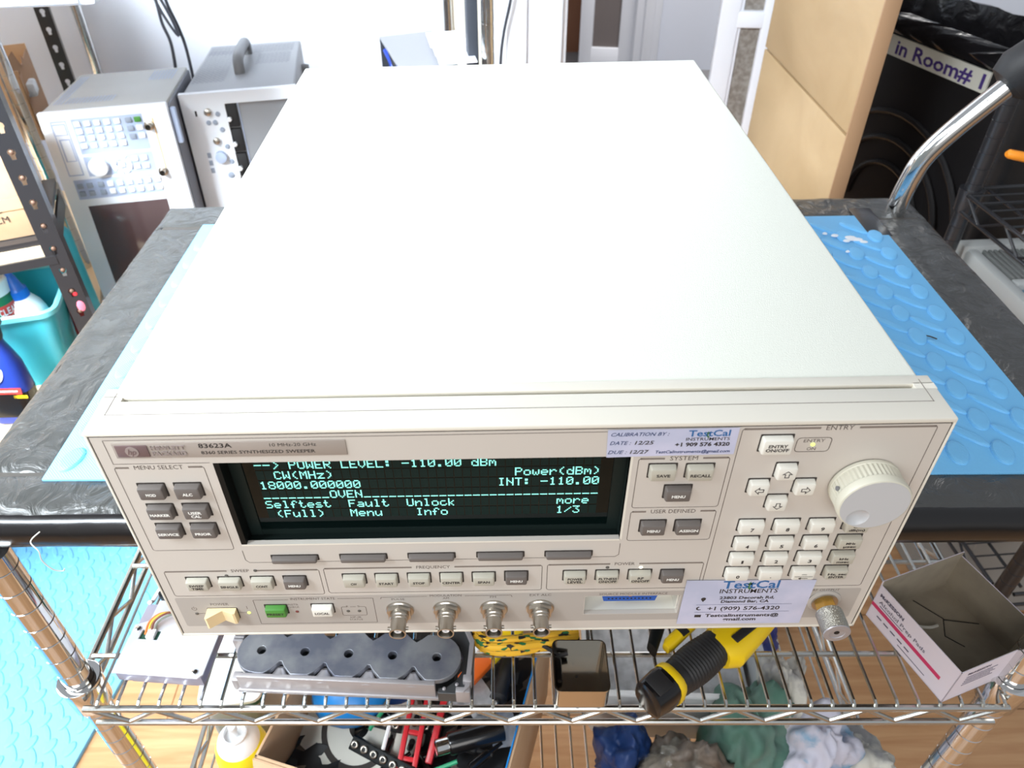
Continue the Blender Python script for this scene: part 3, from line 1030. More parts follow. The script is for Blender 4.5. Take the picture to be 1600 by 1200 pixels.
# deck local coordinates: x -.475...495, y -.25...+.29
DX0, DX1, DY0, DY1 = -0.4700, 0.4930, -0.2420, 0.2930
CW = Matrix.Translation((0, 0, 0))
b = MB('deck')
b.box(DX0 + 0.01, DX1 - 0.01, DY0 + 0.012, DY1 - 0.01, Z0 - 0.050, Z0 - 0.0215)
deck = b.build('deck', cart)


def taped(x0, x1, y0, y1, name):
    """wrinkled tape lying on the deck border"""
    bb = MB('tape')
    nx, ny = max(2, int((x1 - x0) / 0.008)), max(2, int((y1 - y0) / 0.008))
    vs, fs = [], []
    for j in range(ny + 1):
        for i in range(nx + 1):
            x, y = x0 + (x1 - x0) * i / nx, y0 + (y1 - y0) * j / ny
            h = noise.noise(Vector((x * 18, y * 18, 0))) * 0.0010 + abs(noise.noise(Vector((x * 34 + y * 22, y * 40 - x * 20, 3)))) * 0.0013
            edge = 0.003 if (i in (0, nx) or j in (0, ny)) else 0
            vs.append((x, y, Z0 - 0.0200 + h - edge))
    for j in range(ny):
        for i in range(nx):
            a_ = j * (nx + 1) + i
            fs.append((a_, a_ + 1, a_ + nx + 2, a_ + nx + 1))
    bb.add(vs, fs)
    return bb.build(name, deck, sharp=80)


TW = 0.060
taped(DX0, DX1, DY0 + 0.006, DY0 + TW - 0.008, 'edge_tape')
taped(DX0, DX1, DY1 - TW, DY1, 'edge_tape')
taped(DX0, DX0 + TW + 0.008, DY0 + TW - 0.009, DY1 - TW + 0.001, 'edge_tape')
taped(DX1 - TW - 0.008, DX1, DY0 + TW - 0.009, DY1 - TW + 0.001, 'edge_tape')
# rolled taped rim all round
b = MB('tape_edge')
pr = [(0.012 * math.cos(R(t_)), 0.0175 * math.sin(R(t_))) for t_ in range(0, 360, 24)]
def rim(cx, cy): return Vector((cx, cy, Z0 - 0.0385))
seg_ = []
for (ax, ay, bx_, by, nx_, ny_) in ((DX0 + .008, DY0 + .008, DX1 - .008, DY0 + .008, 0, 1), (DX1 - .008, DY0 + .008, DX1 - .008, DY1 - .008, -1, 0), (DX1 - .008, DY1 - .008, DX0 + .008, DY1 - .008, 0, -1), (DX0 + .008, DY1 - .008, DX0 + .008, DY0 + .008, 1, 0)):
    rings = []
    for i in range(31):
        t_ = i / 30
        x, y = ax + (bx_ - ax) * t_, ay + (by - ay) * t_
        wob = 1 + 0.06 * noise.noise(Vector((x * 9, y * 9, 1)))
        rings.append([Vector((x + nx_ * p * wob, y + ny_ * p * wob, Z0 - 0.0385 + q * wob)) for p, q in pr])
    b.loft(rings)
b.build('rim', deck, sharp=60)
b = MB('black_metal')
b.box(0.405, 0.432, 0.185, 0.255, Z0 - 0.0185, Z0 - 0.0175, bev=0.0003)
b.build('tape_flap', deck)

# posts
PX, PY0, PY1 = (-0.441, 0.441), -0.2475 + 0.002, 0.185
for px_ in PX:
    for py_ in (PY0, PY1):
        bb = MB('chrome')
        prof = []
        z = 0.09
        zt = Z0 - 0.052
        while z < zt:
            prof += [(0.0133, z), (0.0133, min(z + 0.0236, zt)), (0.0125, min(z + 0.0241, zt)), (0.0125, min(z + 0.0249, zt))]
            z += 0.0254
        bb.lathe(prof, T=Matrix.Translation((px_, py_, 0)), n=32)
        o = bb.build('post', cart)
        ca = MB('black_rubber')
        ca.lathe([(0.004, 0.0), (0.004, 0.09)], 'chrome', T=Matrix.Translation((px_, py_, 0.03)), n=12)
        ca.cyl((px_ - 0.012, py_ + 0.01, 0.031), (px_ + 0.012, py_ + 0.01, 0.031), 0.031, n=24)
        ca.build('caster', cart)


def shelf(zt, name, sides=True):
    """wire shelf: zt = top of the wires in local z"""
    bb = MB('chrome_wire')
    x0, x1 = PX[0], PX[1]
    y0, y1 = PY0 - 0.022, PY1 + 0.022
    zr = zt - 0.0085
    for y in (y0, y1):
        bb.cyl((x0 + 0.008, y, zr), (x1 - 0.008, y, zr), 0.0034, n=10)
        bb.cyl((x0 + 0.012, y, zr - 0.026), (x1 - 0.012, y, zr - 0.026), 0.0031, n=10)
        n_ = int(round((x1 - x0 - 0.03) / 0.030))
        pts = []
        for i in range(n_ + 1):
            x = x0 + 0.015 + (x1 - x0 - 0.03) * i / n_
            pts.append((x, y, zr - (0.003 if i % 2 == 0 else 0.0240)))
        for i in range(n_):
            bb.cyl(pts[i], pts[i + 1], 0.0023, n=8)
    for x in (x0 - 0.006, x1 + 0.006):
        ya, yb = PY0 + 0.012, PY1 - 0.012
        bb.cyl((x, ya, zr), (x, yb, zr), 0.0034, n=10)
        bb.cyl((x, ya, zr - 0.026), (x, yb, zr - 0.026), 0.0031, n=10)
        n_ = 12
        pts = [(x, ya + (yb - ya) * i / n_, zr - (0.003 if i % 2 == 0 else 0.0240)) for i in range(n_ + 1)]
        for i in range(n_): bb.cyl(pts[i], pts[i + 1], 0.0023, n=8)
    fr = bb.build(name, cart)
    wr = MB('chrome_wire')
    x = x0 + 0.022
    while x < x1 - 0.01:
        wr.cyl((x, y0 + 0.004, zt - 0.0016), (x, y1 - 0.004, zt - 0.0016), 0.0017, n=6)
        wr.tube([(x, y0 + 0.006, zt - 0.0016), (x, y0 + 0.001, zt - 0.0030), (x, y0 - 0.0005, zt - 0.0060)], 0.0017, n=6)
        x += 0.0197
    for y in (PY0 + 0.031, PY0 + 0.14, PY1 - 0.14 + 0.0, PY1 - 0.03):
        wr.cyl((x0 - 0.004, y, zt - 0.0055), (x1 + 0.004, y, zt - 0.0055), 0.0028, n=8)
    wr.build('wire_grid', fr)
    for px_ in PX:
        for py_ in (PY0, PY1):
            cc = MB('chrome')
            cc.lathe([(0.0165, -0.038), (0.0178, -0.036), (0.0190, 0.0), (0.0200, 0.001), (0.0200, 0.004), (0.0185, 0.0045), (0.0137, 0.004), (0.0137, -0.038)], T=Matrix.Translation((px_, py_, zt + 0.004)), n=32)
            cc.build('collar', fr)


shelf(Z0 - 0.2525, 'middle_shelf')
shelf(Z0 - 0.585, 'bottom_shelf')

# push handle at the right end
b = MB('chrome')
hp = bez([HP0 for HP0 in [(x_ - 0.03, y_ - 0.35 + 0.006, z_ + Z0) for x_, y_, z_ in ((0.493, 0.590, -0.035), (0.4895, 0.588, -0.006), (0.4915, 0.586, 0.022), (0.4985, 0.585, 0.053), (0.5190, 0.583, 0.087), (0.5560, 0.580, 0.133), (0.5810, 0.575, 0.165))]], 6)
b.tube(hp, 0.0118, n=20)
ha = b.build('handle', cart)
b = MB('black_rubber')
b.tube([(0.527, 0.237, Z0 + 0.136), (0.530, 0.237, Z0 + 0.139), (0.538, 0.236, Z0 + 0.152), (0.556, 0.228, Z0 + 0.172), (0.60, 0.17, Z0 + 0.19)], [0.014, 0.024, 0.029, 0.031, 0.031], n=32)
b.build('grip', ha)


# ================================================================== FOAM MATS
def foam_mat(name, label, x0, x1, y0, y1, z, th, loc, rot, skip=None, group=None):
    bb = MB('foam_blue')
    bb.box(x0, x1, y0, y1, 0, th, bev=0.001)
    px_, py_ = 0.0365, 0.040
    def blob(cx, cy, a, ra, rb, h):
        ca, sa = math.cos(a), math.sin(a)
        rings = []
        for q, hh in ((1.0, -0.0003), (0.96, 0.5), (0.85, 0.9), (0.6, 1.0)):
            rings.append([(cx + ca * ra * q * math.cos(t) - sa * rb * q * math.sin(t), cy + sa * ra * q * math.cos(t) + ca * rb * q * math.sin(t), th + (h * hh if hh > 0 else -0.0003)) for t in [2 * PI * i / 16 for i in range(16)]])
        n_ = 16
        vs = [p for r_ in rings for p in r_]
        fs = [(a_ * n_ + j, a_ * n_ + (j + 1) % n_, (a_ + 1) * n_ + (j + 1) % n_, (a_ + 1) * n_ + j) for a_ in range(3) for j in range(n_)]
        fs.append(tuple(3 * n_ + j for j in range(n_)))
        bb.add(vs, fs)
    i = 0
    y = y0 + 0.022
    while y < y1 - 0.015:
        x = x0 + 0.016
        while x < x1 - 0.01:
            if not (skip and skip(x, y)):
                blob(x, y, R(77), 0.0145, 0.0088, 0.0026)
                if x + px_ / 2 < x1 - 0.01 and y + py_ / 2 < y1 - 0.012:
                    blob(x + px_ / 2, y + py_ / 2, R(-48), 0.0185, 0.0050, 0.0022)
            x += px_
        y += py_
    o = bb.build(name)
    o.location = loc
    o.rotation_euler = rot
    tag(o, label, 'mat', group)
    return o


foam_mat('foam_mat', 'bright blue patterned foam mat under the instrument on the cart top', -0.4085, 0.4285, -0.2, 0.236, 0, 0.003, (0.03, 0.35, -0.0205), (0, 0, YAW),
         skip=lambda x, y: abs(x + 0.03) < 0.195 and y > -0.3)
foam_mat('foam_mat', 'blue patterned foam mat lying on the wooden floor left of the cart', -0.95, 0.0, -0.7, 1.1, 0, 0.010, (-0.712, 0.40, -0.870), (0, 0, R(-9)))
# white crumbs at the mat corner
for i, (x, y) in enumerate(((0.395, 0.528), (0.4105, 0.521), (0.418, 0.517), (0.404, 0.515), (0.4225, 0.511), (0.385, 0.533), (0.396, 0.49))):
    bb = MB('debris')
    r = (0.0045, 0.008, 0.006, 0.004, 0.005, 0.003, 0.0025)[i]
    rings = [[(r * q * (1 + 0.4 * noise.noise(Vector((j, i * 3, 0)))) * math.cos(2 * PI * j / 9), 0.7 * r * q * (1 + 0.4 * noise.noise(Vector((j, i * 3, 5)))) * math.sin(2 * PI * j / 9), h) for j in range(9)] for q, h in ((1, 0), (0.9, 0.0012), (0.4, 0.002))]
    bb.loft(rings)
    o = bb.build('foam_crumb')
    o.location = (x, y, -0.0162)
    tag(o, ('white crumb on the blue mat, left of the big torn crumbs', 'largest torn white crumb on the blue mat near the back corner', 'torn white crumb touching the right side of the largest crumb', 'white crumb just in front of the largest crumb', 'white crumb nearest the tape flap', 'tiny white crumb farthest left at the mat back edge', 'lone tiny white crumb in front of all the others')[i], 'crumb', 'white crumbs on the mat')
bb = MB('ink_dark')
bb.tube([(0, 0, 0), (0.006, -0.003, 0.0004), (0.011, -0.007, 0)], 0.0006, n=6)
o = bb.build('wire_snippet'); o.location = (0.4085, 0.328, -0.0160)
tag(o, 'tiny dark wire snippet on the blue mat right of the instrument', 'snippet')
# thread hanging over the rim
bb = MB('off_white')
bb.tube(bez([(-0.357, 0.101, -0.0175), (-0.362, 0.094, -0.0205), (-0.356, 0.0895, -0.026), (-0.3570, 0.0885, -0.036), (-0.353, 0.0885, -0.047), (-0.348, 0.0905, -0.052), (-0.3455, 0.0905, -0.049)], 6), 0.0005, n=6)
tag(bb.build('loose_thread'), 'loose pale thread hanging over the black front rim at left', 'thread')
#NEXT

# ================================================================== MIDDLE SHELF CONTENTS
SH = -0.2515          # top of the middle shelf wires
# open carton
bx = thing('cardboard_carton', 'open white prep pad carton with pink stripe, right end of the middle shelf', 'box', (0.3946, 0.0783, SH), (0, 0, R(19.5)))
W_, D_, H_ = 0.100, 0.0985, 0.0505
b = MB('box_white')
t_ = 0.0008
b.box(0, t_, 0, D_, 0, H_, T=None)
b.box(0, W_, 0, t_, 0, H_)
b.box(W_ - t_, W_, 0, D_, 0, H_)
b.box(0, W_, D_ - t_, D_, 0, H_ + 0.006)
b.box(0, W_, 0, D_, 0, t_)
for (x0, x1, y0, y1, hh) in ((t_, t_ + .0004, t_, D_ - t_, 0), (t_, W_ - t_, t_, t_ + .0004, 0), (W_ - t_ - .0004, W_ - t_, t_, D_ - t_, 0), (t_, W_ - t_, D_ - t_ - .0004, D_ - t_, .006)):
    b.box(x0, x1, y0, y1, t_, H_ - 0.0002 + hh, 'box_inside')
b.box(t_, W_ - t_, t_, D_ - t_, t_, t_ + 0.0005, 'box_inside')
body = b.build('carton_body', bx)
b = MB('box_inside')
# interlocking bottom flaps
b.add([(0.004, 0.004, 0.0022), (0.06, 0.004, 0.0016), (0.062, 0.035, 0.0030), (0.052, 0.050, 0.0042), (0.066, 0.066, 0.0035), (0.055, 0.094, 0.0018), (0.004, 0.094, 0.0022)], [(0, 1, 2, 3, 4, 5, 6)])
b.add([(0.096, 0.004, 0.0016), (0.096, 0.05, 0.0016), (0.066, 0.066, 0.0016), (0.052, 0.050, 0.0016), (0.062, 0.035, 0.0016), (0.06, 0.004, 0.0016)], [(0, 1, 2, 3, 4, 5)])
for p, q in (((0.062, 0.035, 0.0031), (0.052, 0.050, 0.0044)), ((0.052, 0.050, 0.0044), (0.066, 0.066, 0.0036)), ((0.066, 0.066, 0.0036), (0.055, 0.094, 0.0021)), ((0.066, 0.066, 0.0022), (0.096, 0.05, 0.0018))):
    b.cyl(p, q, 0.0005, m='hole', n=6)
b.build('bottom_flaps', body)
# left long side print: local x = 0 face, seen from -X; letters run back to front
LS = Matrix(((0, 0, -1, 0), (-1, 0, 0, 0), (0, 1, 0, 0), (0, 0, 0, 1)))   # local x -> -Y, local y -> Z, out -> -X
b = MB('box_ink', 'box_pink')
def ls(y, z): return Matrix.Translation((-0.0003, y, z)) @ LS
b.text('McKESSON', ls(0.094, 0.0400), 0.0040, 0.030, 'box_ink', 0.04, align='L')
b.text('Alcohol Prep Pads', ls(0.092, 0.0318), 0.0048, 0.058, 'box_ink', 0.0, align='L')
b.box(-0.0003, 0, 0.060, 0.090, 0.0264, 0.0271, 'box_ink')
b.box(-0.0003, 0, 0.012, D_, 0.0195, 0.0242, 'box_pink')
for y_ in (0.046, 0.055, 0.064, 0.073, 0.082): b.box(-0.0003, 0, y_, y_ + 0.006, 0.0120, 0.0134, 'box_ink')
b.box(-0.0003, 0, 0.024, 0.058, 0.0066, 0.0073, 'box_ink')
fr = FP
def fs(x, z): return Matrix.Translation((x, -0.0003, z)) @ FP
b.text('McKESSON', fs(0.024, 0.0425), 0.0035, 0.026, 'box_ink', 0.03)
for k_ in range(5): b.box(0.012, 0.048 - 0.004 * (k_ % 2), -0.0003, 0, 0.0360 - k_ * 0.0034, 0.0366 - k_ * 0.0034, 'box_ink')
b.build('printed_text', body)
b = MB('off_white')
b.tube(bez([(0.030, 0.070, 0.006), (0.034, 0.0655, 0.008), (0.043, 0.061, 0.0085), (0.052, 0.061, 0.007)], 5), [0.0016] * 16, n=6)
o = b.build('paper_scrap')
o.matrix_world = Matrix.Translation((0.3946, 0.0783, SH)) @ Matrix.Rotation(R(19.5), 4, 'Z')
tag(o, 'curled white paper scrap lying inside the open carton', 'scrap')

# tin box
tn_ = thing('tin_box', 'small open shiny tin box standing on the middle shelf wires', 'tin', (0.0640, 0.1035, SH), (0, 0, R(-1)))
b = MB('tin')
ro, ri = rrect(0, 0, 0.050, 0.051, 0.006, 4), rrect(0, 0, 0.0486, 0.0496, 0.0054, 4)
rings = [[Vector((x * 0.985, y * 0.985, 0)) for x, y in ro], [Vector((x, y, 0.0015)) for x, y in ro], [Vector((x, y, 0.026)) for x, y in ro], [Vector((x * 1.015, y * 1.015, 0.0275)) for x, y in ro], [Vector((x * 1.015, y * 1.015, 0.0295)) for x, y in ro],
         [Vector((x, y, 0.0295)) for x, y in ri], [Vector((x, y, 0.0015)) for x, y in ri]]
b.loft(rings)
b.build('tin_body', tn_)
b = MB('hole')
b.lathe([(0.0014, 0.0), (0.0014, 0.0003)], T=Matrix.Translation((-0.002, 0.004, 0.0016)), n=10)
b.box(-0.024, -0.0165, -0.012, 0.016, 0.0016, 0.020, 'black_shiny', bev=0.003)
b.build('inner_pad', tn_)

# cast aluminium part
ca_ = thing('engine_casting', 'grey cast aluminium part with five round holes, on the middle shelf under the instrument', 'metal part', (-0.1539, 0.1200, SH), (0, 0, R(-3.4)))
RA = 0.0225
P5 = [(-0.084 + 0.042 * i) for i in range(5)]
def scal(sy, x):
    return 0
out = []
# bottom side (front), left to right, with bell shaped pockets between lobes
for t in range(180, 271, 15): out.append((P5[0] + RA * math.cos(R(t)), RA * math.sin(R(t)) if t < 270 else -RA))
for i in range(4):
    mx = (P5[i] + P5[i + 1]) / 2
    for dx, dy in ((-0.0135, 0), (-0.0085, 0.0035), (-0.004, 0.0085), (-0.001, 0.0125), (0.0015, 0.0125), (0.0045, 0.0080), (0.0085, 0.0040), (0.0125, 0)):
        out.append((mx + dx, -RA + dy))
for t in range(270, 451, 15): out.append((P5[4] + RA * math.cos(R(t)), RA * math.sin(R(t))))
for i in range(3, -1, -1):
    mx = (P5[i] + P5[i + 1]) / 2
    for dx, dy in ((0.0105, 0), (0.005, -0.0050), (0.0, -0.0085), (-0.005, -0.0050), (-0.0105, 0)):
        out.append((mx + dx, RA + dy))
for t in range(90, 180, 15): out.append((P5[0] + RA * math.cos(R(t)), RA * math.sin(R(t))))
b = MB('aluminium')
b.curve([out] + [circ(x, 0, 0.0047, 20) for x in P5], 0.0195, 0.0265, bev=0.0004)
for x in P5: b.lathe([(0.0046, 0.012), (0.0045, 0.0125)], 'hole', T=Matrix.Translation((x, 0, 0)), n=16)
for x in P5: b.lathe([(0.0060, 0.001), (0.0060, 0.0195), (0.0046, 0.0196), (0.0046, 0.013)], 'alu_dark', T=Matrix.Translation((x, 0, 0)), n=16)
top = b.build('casting_top', ca_)
b = MB('alu_dark')
b.box(-0.1000, 0.1010, -0.0215, 0.030, 0.003, 0.006)
for i in range(4):
    mx = (P5[i] + P5[i + 1]) / 2
    b.tube([(mx, -0.0235, 0.012), (mx, -0.018, 0.0145), (mx, -0.013, 0.020)], [0.011, 0.009, 0.003], 'alu_light', n=12)
b.build('pocket_floor', ca_)
b = MB('alu_light')
b.box(-0.1010, 0.0850, -0.0275, -0.0228, 0.004, 0.0255, bev=0.0008)
b.box(-0.1030, 0.0900, -0.0290, -0.0215, 0.000, 0.0045, bev=0.0008)
b.build('front_flange', ca_)
b = MB('alu_dark')
# end housing on the right and small flange on the left
b.curve([[(0.088, -0.029), (0.112, -0.029), (0.1165, -0.024), (0.1175, 0.022), (0.110, 0.036), (0.095, 0.036), (0.095, 0.026), (0.1035, 0.020), (0.1085, 0.008), (0.1085, -0.008), (0.1035, -0.017), (0.095, -0.024), (0.088, -0.025)]], 0.001, 0.016, 'alu_dark', bev=0.0006)
b.box(0.104, 0.1172, -0.030, -0.0245, 0.001, 0.020, 'alu_light', bev=0.0008)
b.build('end_housing', ca_)
b = MB('alu_light')
b.curve([[(0.112, -0.029), (0.1165, -0.024), (0.1175, 0.022), (0.1105, 0.036), (0.1075, 0.035), (0.1140, 0.021), (0.1128, -0.0215)]], 0.016, 0.0215, 'alu_light', bev=0.0004)
b.box(0.110, 0.1182, -0.0205, -0.0135, 0.010, 0.0225, 'alu_light', bev=0.0008)
b.build('raised_edge', ca_)
for (x, y) in ((0.093, -0.0255), (0.1045, -0.021)):
    b = MB('alu_light')
    b.lathe([(0.0017, 0.0), (0.0017, 0.0165), (0.0008, 0.017)], 'alu_light', T=Matrix.Translation((x, y, 0.001)), n=10)
    b.build('pin', ca_)
b = MB('alu_light')
b.box(-0.1080, -0.0985, -0.0270, -0.0165, 0.000, 0.0175, 'alu_light', bev=0.002)
b.build('corner_lug', ca_)
b = MB('alu_light')
b.box(-0.1175, -0.1015, 0.010, 0.040, 0.001, 0.006, 'alu_light')
for i in range(7): b.box(-0.118, -0.108, 0.012 + i * 0.0035, 0.0142 + i * 0.0035, 0.004, 0.020, 'alu_light')
b.build('cooling_fins', ca_)

# drive unit with ribbon leads
dv = thing('drive_unit', 'silvery white metal drive unit with coloured leads, at the left end of the middle shelf', 'electronic part', (-0.3760, 0.1090, SH), (0, 0, R(-5)))
b = MB('drive_side')
b.box(0, 0.0850, 0, 0.075, 0.004, 0.0185, bev=0.001)
b.box(0.012, 0.078, 0.0015, 0.06, 0.0, 0.0045, bev=0.001)
b.build('drive_body', dv)
b = MB('drive')
lpo = [(-0.001, -0.001), (0.082, -0.001), (0.086, 0.003), (0.086, 0.040), (0.0865, 0.078), (0.012, 0.078), (0.012, 0.055), (-0.001, 0.049)]
cut = [(0.008, 0.034), (0.028, 0.034), (0.0285, 0.045), (0.009, 0.045)]
b.curve([lpo, cut], 0.0185, 0.0205, bev=0.0004)
b.build('top_plate', dv)
b = MB('pcb')
b.box(0.004, 0.032, 0.030, 0.048, 0.0180, 0.0187, 'pcb')
b.box(0.016, 0.024, 0.035, 0.0445, 0.0187, 0.0235, 'white_plastic', bev=0.0006)
b.build('plug', dv)
for k_, (m_, dz) in enumerate((('wire_orange', 0.0), ('wire_yellow', 0.001), ('wire_brown', 0.002), ('wire_grey', 0.0005))):
    b = MB(m_)
    b.tube(bez([(0.013 + 0.003 * k_, 0.040, 0.0195), (0.015 + 0.003 * k_, 0.050, 0.026 + dz), (0.024 + 0.004 * k_, 0.058, 0.029 + dz), (0.040 + 0.004 * k_, 0.064, 0.026), (0.055, 0.075, 0.024)], 6), 0.0011, n=8)
    b.build('lead', dv)
b = MB('chrome')
for (x, y) in ((0.078, 0.004), (0.004, 0.045)):
    b.lathe([(0.0028, 0.0200), (0.0028, 0.0218), (0.0012, 0.0224)], T=Matrix.Translation((x, y, 0)), n=12)
b.build('screw', dv)
cb = thing('circuit_module', 'dark circuit module with white flex lead, behind the drive unit', 'electronic part', (-0.3640, 0.1950, SH), (0, 0, R(-15)))
b = MB('bezel_black')
b.box(0, 0.040, 0, 0.050, 0.0, 0.020, bev=0.002)
b.build('module_body', cb)
b = MB('pcb')
b.box(0.012, 0.040, 0.004, 0.046, 0.020, 0.0215)
b.box(0.018, 0.030, 0.010, 0.022, 0.0215, 0.024, 'bezel_black')
b.build('circuit_board', cb)
b = MB('white_plastic')
b.tube(bez([(0.002, 0.046, 0.021), (0.008, 0.030, 0.027), (0.004, 0.012, 0.025), (-0.004, -0.004, 0.012), (0.0, -0.012, 0.021)], 6), 0.0022, n=8)
b.build('flex_lead', cb)

# black and yellow tool
tl = thing('gun_tool', 'black and yellow ribbed tool handle lying on the middle shelf', 'tool', (0.1290, 0.0780, SH + 0.0205), (0, 0, R(35)))
def section(x, w_, h_, oy=0, oz=0, r=None):
    r = r or min(w_, h_) * 0.38
    return [Vector((x, oy + p, oz + q)) for p, q in rrect(0, 0, w_, h_, r, 3)]
b = MB('black_rubber')
rings = []
n = 34
for i in range(n + 1):
    t = i / n
    x = 0.024 + 0.060 * t
    w_ = 0.030 + 0.006 * math.sin(PI * t)
    rb = 0.0014 if (i % 2 and 4 < i < n - 3) else 0
    rings.append(section(x, w_ - rb, 0.034 - rb))
b.loft(rings)
b.build('grip', tl)
b = MB('black_shiny')
b.loft([section(-0.010, 0.026, 0.030, -0.001), section(-0.0085, 0.031, 0.036), section(0.008, 0.034, 0.040), section(0.0165, 0.033, 0.038)])
b.box(-0.006, 0.012, -0.010, 0.010, 0.0185, 0.0203, 'black_rubber', bev=0.001)
b.build('end_cap', tl)
b = MB('yellow')
b.loft([section(0.0160, 0.0345, 0.0395), section(0.0185, 0.0350, 0.0400), section(0.0225, 0.0335, 0.0380), section(0.0245, 0.031, 0.035)])
b.build('collar_band', tl)
b = MB('yellow')
b.loft([section(0.078, 0.034, 0.034, -0.002), section(0.090, 0.044, 0.036, -0.004), section(0.125, 0.042, 0.036, 0.0), section(0.175, 0.038, 0.034, 0.006)])
b.box(0.090, 0.150, -0.014, -0.006, 0.0165, 0.0195, 'black_rubber', bev=0.001)
b.box(0.098, 0.160, 0.004, 0.010, 0.0165, 0.0200, 'black_rubber', bev=0.001)
b.build('tool_body', tl)
b = MB('yellow')
b.loft([section(0.040, 0.008, 0.010, 0.026, 0.003), section(0.045, 0.012, 0.013, 0.027, 0.003), section(0.10, 0.013, 0.013, 0.033, 0.003), section(0.125, 0.013, 0.013, 0.026, 0.003)])
b.box(0.060, 0.068, 0.023, 0.033, 0.0085, 0.0102, 'black_rubber')
b.build('trigger_guard', tl)
b = MB('bezel_black')
b.loft([section(0.030, 0.012, 0.016, 0.034, 0.0), section(0.055, 0.016, 0.020, 0.050, 0.0), section(0.080, 0.018, 0.022, 0.066, 0.0)])
b.build('lever', tl)

# rope hank and cable behind
rp = thing('nylon_rope', 'hank of yellow rope with black and green flecks, behind the tin box', 'rope', (0.012, 0.144, SH))
b = MB('rope')
for k_ in range(5):
    yy, zz = -0.004 + 0.0062 * (k_ % 3), 0.006 + 0.007 * (k_ // 3)
    b.tube(bez([(-0.047, yy + 0.004, zz + 0.002), (-0.034, yy - 0.006, zz), (-0.010, yy - 0.0085, zz + 0.001 * k_), (0.018, yy - 0.004, zz), (0.046, yy, zz + 0.001), (0.054, yy + 0.002, zz)], 6), 0.0042, n=10)
b.build('rope_strands', rp)
b = MB('black_rubber')
b.tube(bez([(0.012, -0.006, 0.014), (0.026, -0.014, 0.012), (0.034, -0.018, 0.0085), (0.043, -0.0165, 0.009)], 5), 0.0022, n=8)
b.build('tie_band', rp)
b = MB('black_rubber')
b.tube(bez([(-0.098, 0.166, SH + 0.004), (-0.075, 0.153, SH + 0.020), (-0.052, 0.148, SH + 0.010), (-0.034, 0.1505, SH + 0.004)], 8), 0.0034, n=10)
tag(b.build('black_cable'), 'thick black cable between the casting and the yellow rope', 'cable')

# ================================================================== BOTTOM SHELF CONTENTS
SB = -0.5835
sp = thing('spray_can', 'yellow and white spray can with a white nozzle, at the left of the bottom shelf', 'spray can', (-0.3050, 0.1290, SB))
b = MB('spray_yellow')
b.lathe([(0.0275, 0), (0.0290, 0.002), (0.0290, 0.150), (0.0275, 0.160), (0.0240, 0.167)], n=36)
b.build('can_body', sp)
b = MB('white_plastic')
b.lathe([(0.0243, 0.164), (0.0235, 0.168), (0.0215, 0.174), (0.0160, 0.180), (0.0135, 0.182), (0.0135, 0.186), (0.0120, 0.187), (0.0115, 0.181), (0.0050, 0.180)], 'white_plastic', n=36)
b.build('dome', sp)
b = MB('white_plastic')
b.lathe([(0.0030, 0.179), (0.0030, 0.192), (0.0045, 0.192), (0.0045, 0.200), (0.0035, 0.2005)], n=16)
b.build('nozzle', sp)

cbx = thing('cardboard_box', 'open brown cardboard box of tools on the bottom shelf, with black marker stripes', 'box', (-0.2716, 0.0950, SB), (0, 0, R(-17)))
BW, BD, BH = 0.262, 0.260, 0.203
b = MB('card')
for (x0, x1, y0, y1) in ((0, 0.003, 0, BD), (BW - 0.003, BW, 0, BD), (0, BW, 0, 0.003), (0, BW, BD - 0.003, BD)):
    b.box(x0, x1, y0, y1, 0, BH, bev=0.0005)
b.box(0, BW, 0, BD, 0, 0.003)
body = b.build('box_body', cbx)
b = MB('card')
b.add([(0.000, -0.001, BH), (BW * 0.97, -0.001, BH), (BW * 0.93, -0.050, BH - 0.075), (0.02, -0.050, BH - 0.075), (0.000, -0.003, BH), (BW * 0.97, -0.003, BH), (BW * 0.93, -0.053, BH - 0.075), (0.02, -0.053, BH - 0.075)],
      [(0, 1, 2, 3), (7, 6, 5, 4), (0, 4, 5, 1), (2, 6, 7, 3), (1, 5, 6, 2), (3, 7, 4, 0)])
b.build('box_flap', cbx)
b = MB('card_ink')
for i in range(3):
    b.box(0.014 + 0.004 * i, 0.040 + 0.002 * i, -0.0012, -0.0007, BH - 0.016 - 0.013 * i, BH - 0.010 - 0.013 * i, T=Matrix.Translation((0, 0.0, 0)) )
    v = [(0.012, BH - 0.006 - 0.0115 * i), (0.043, BH - 0.009 - 0.0115 * i)]
    b.add([(x, -0.004 - (BH - z + dz) * 0.66, z - dz) for (x, z), dz in ((v[0], 0), (v[1], 0), (v[1], 0.006), (v[0], 0.006))], [(0, 1, 2, 3)])
b.build('marker_stripes', body)
b = MB('blue')
b.box(BW - 0.0046, BW - 0.0030, 0.01, BD - 0.01, BH - 0.06, BH + 0.002)
tag(b.build('blue_edge_strip', cbx), 'blue strip along the right inner edge')

def inbox(x, y, z, a=0, tx=0, ty=0):
    return Matrix.Translation((x, y, z)) @ Euler((R(tx), R(ty), R(a))).to_matrix().to_4x4()


def place(o, x, y, z, a=0, tx=0, ty=0):
    o.location = (x, y, z)
    o.rotation_euler = (R(tx), R(ty), R(a))
    return o


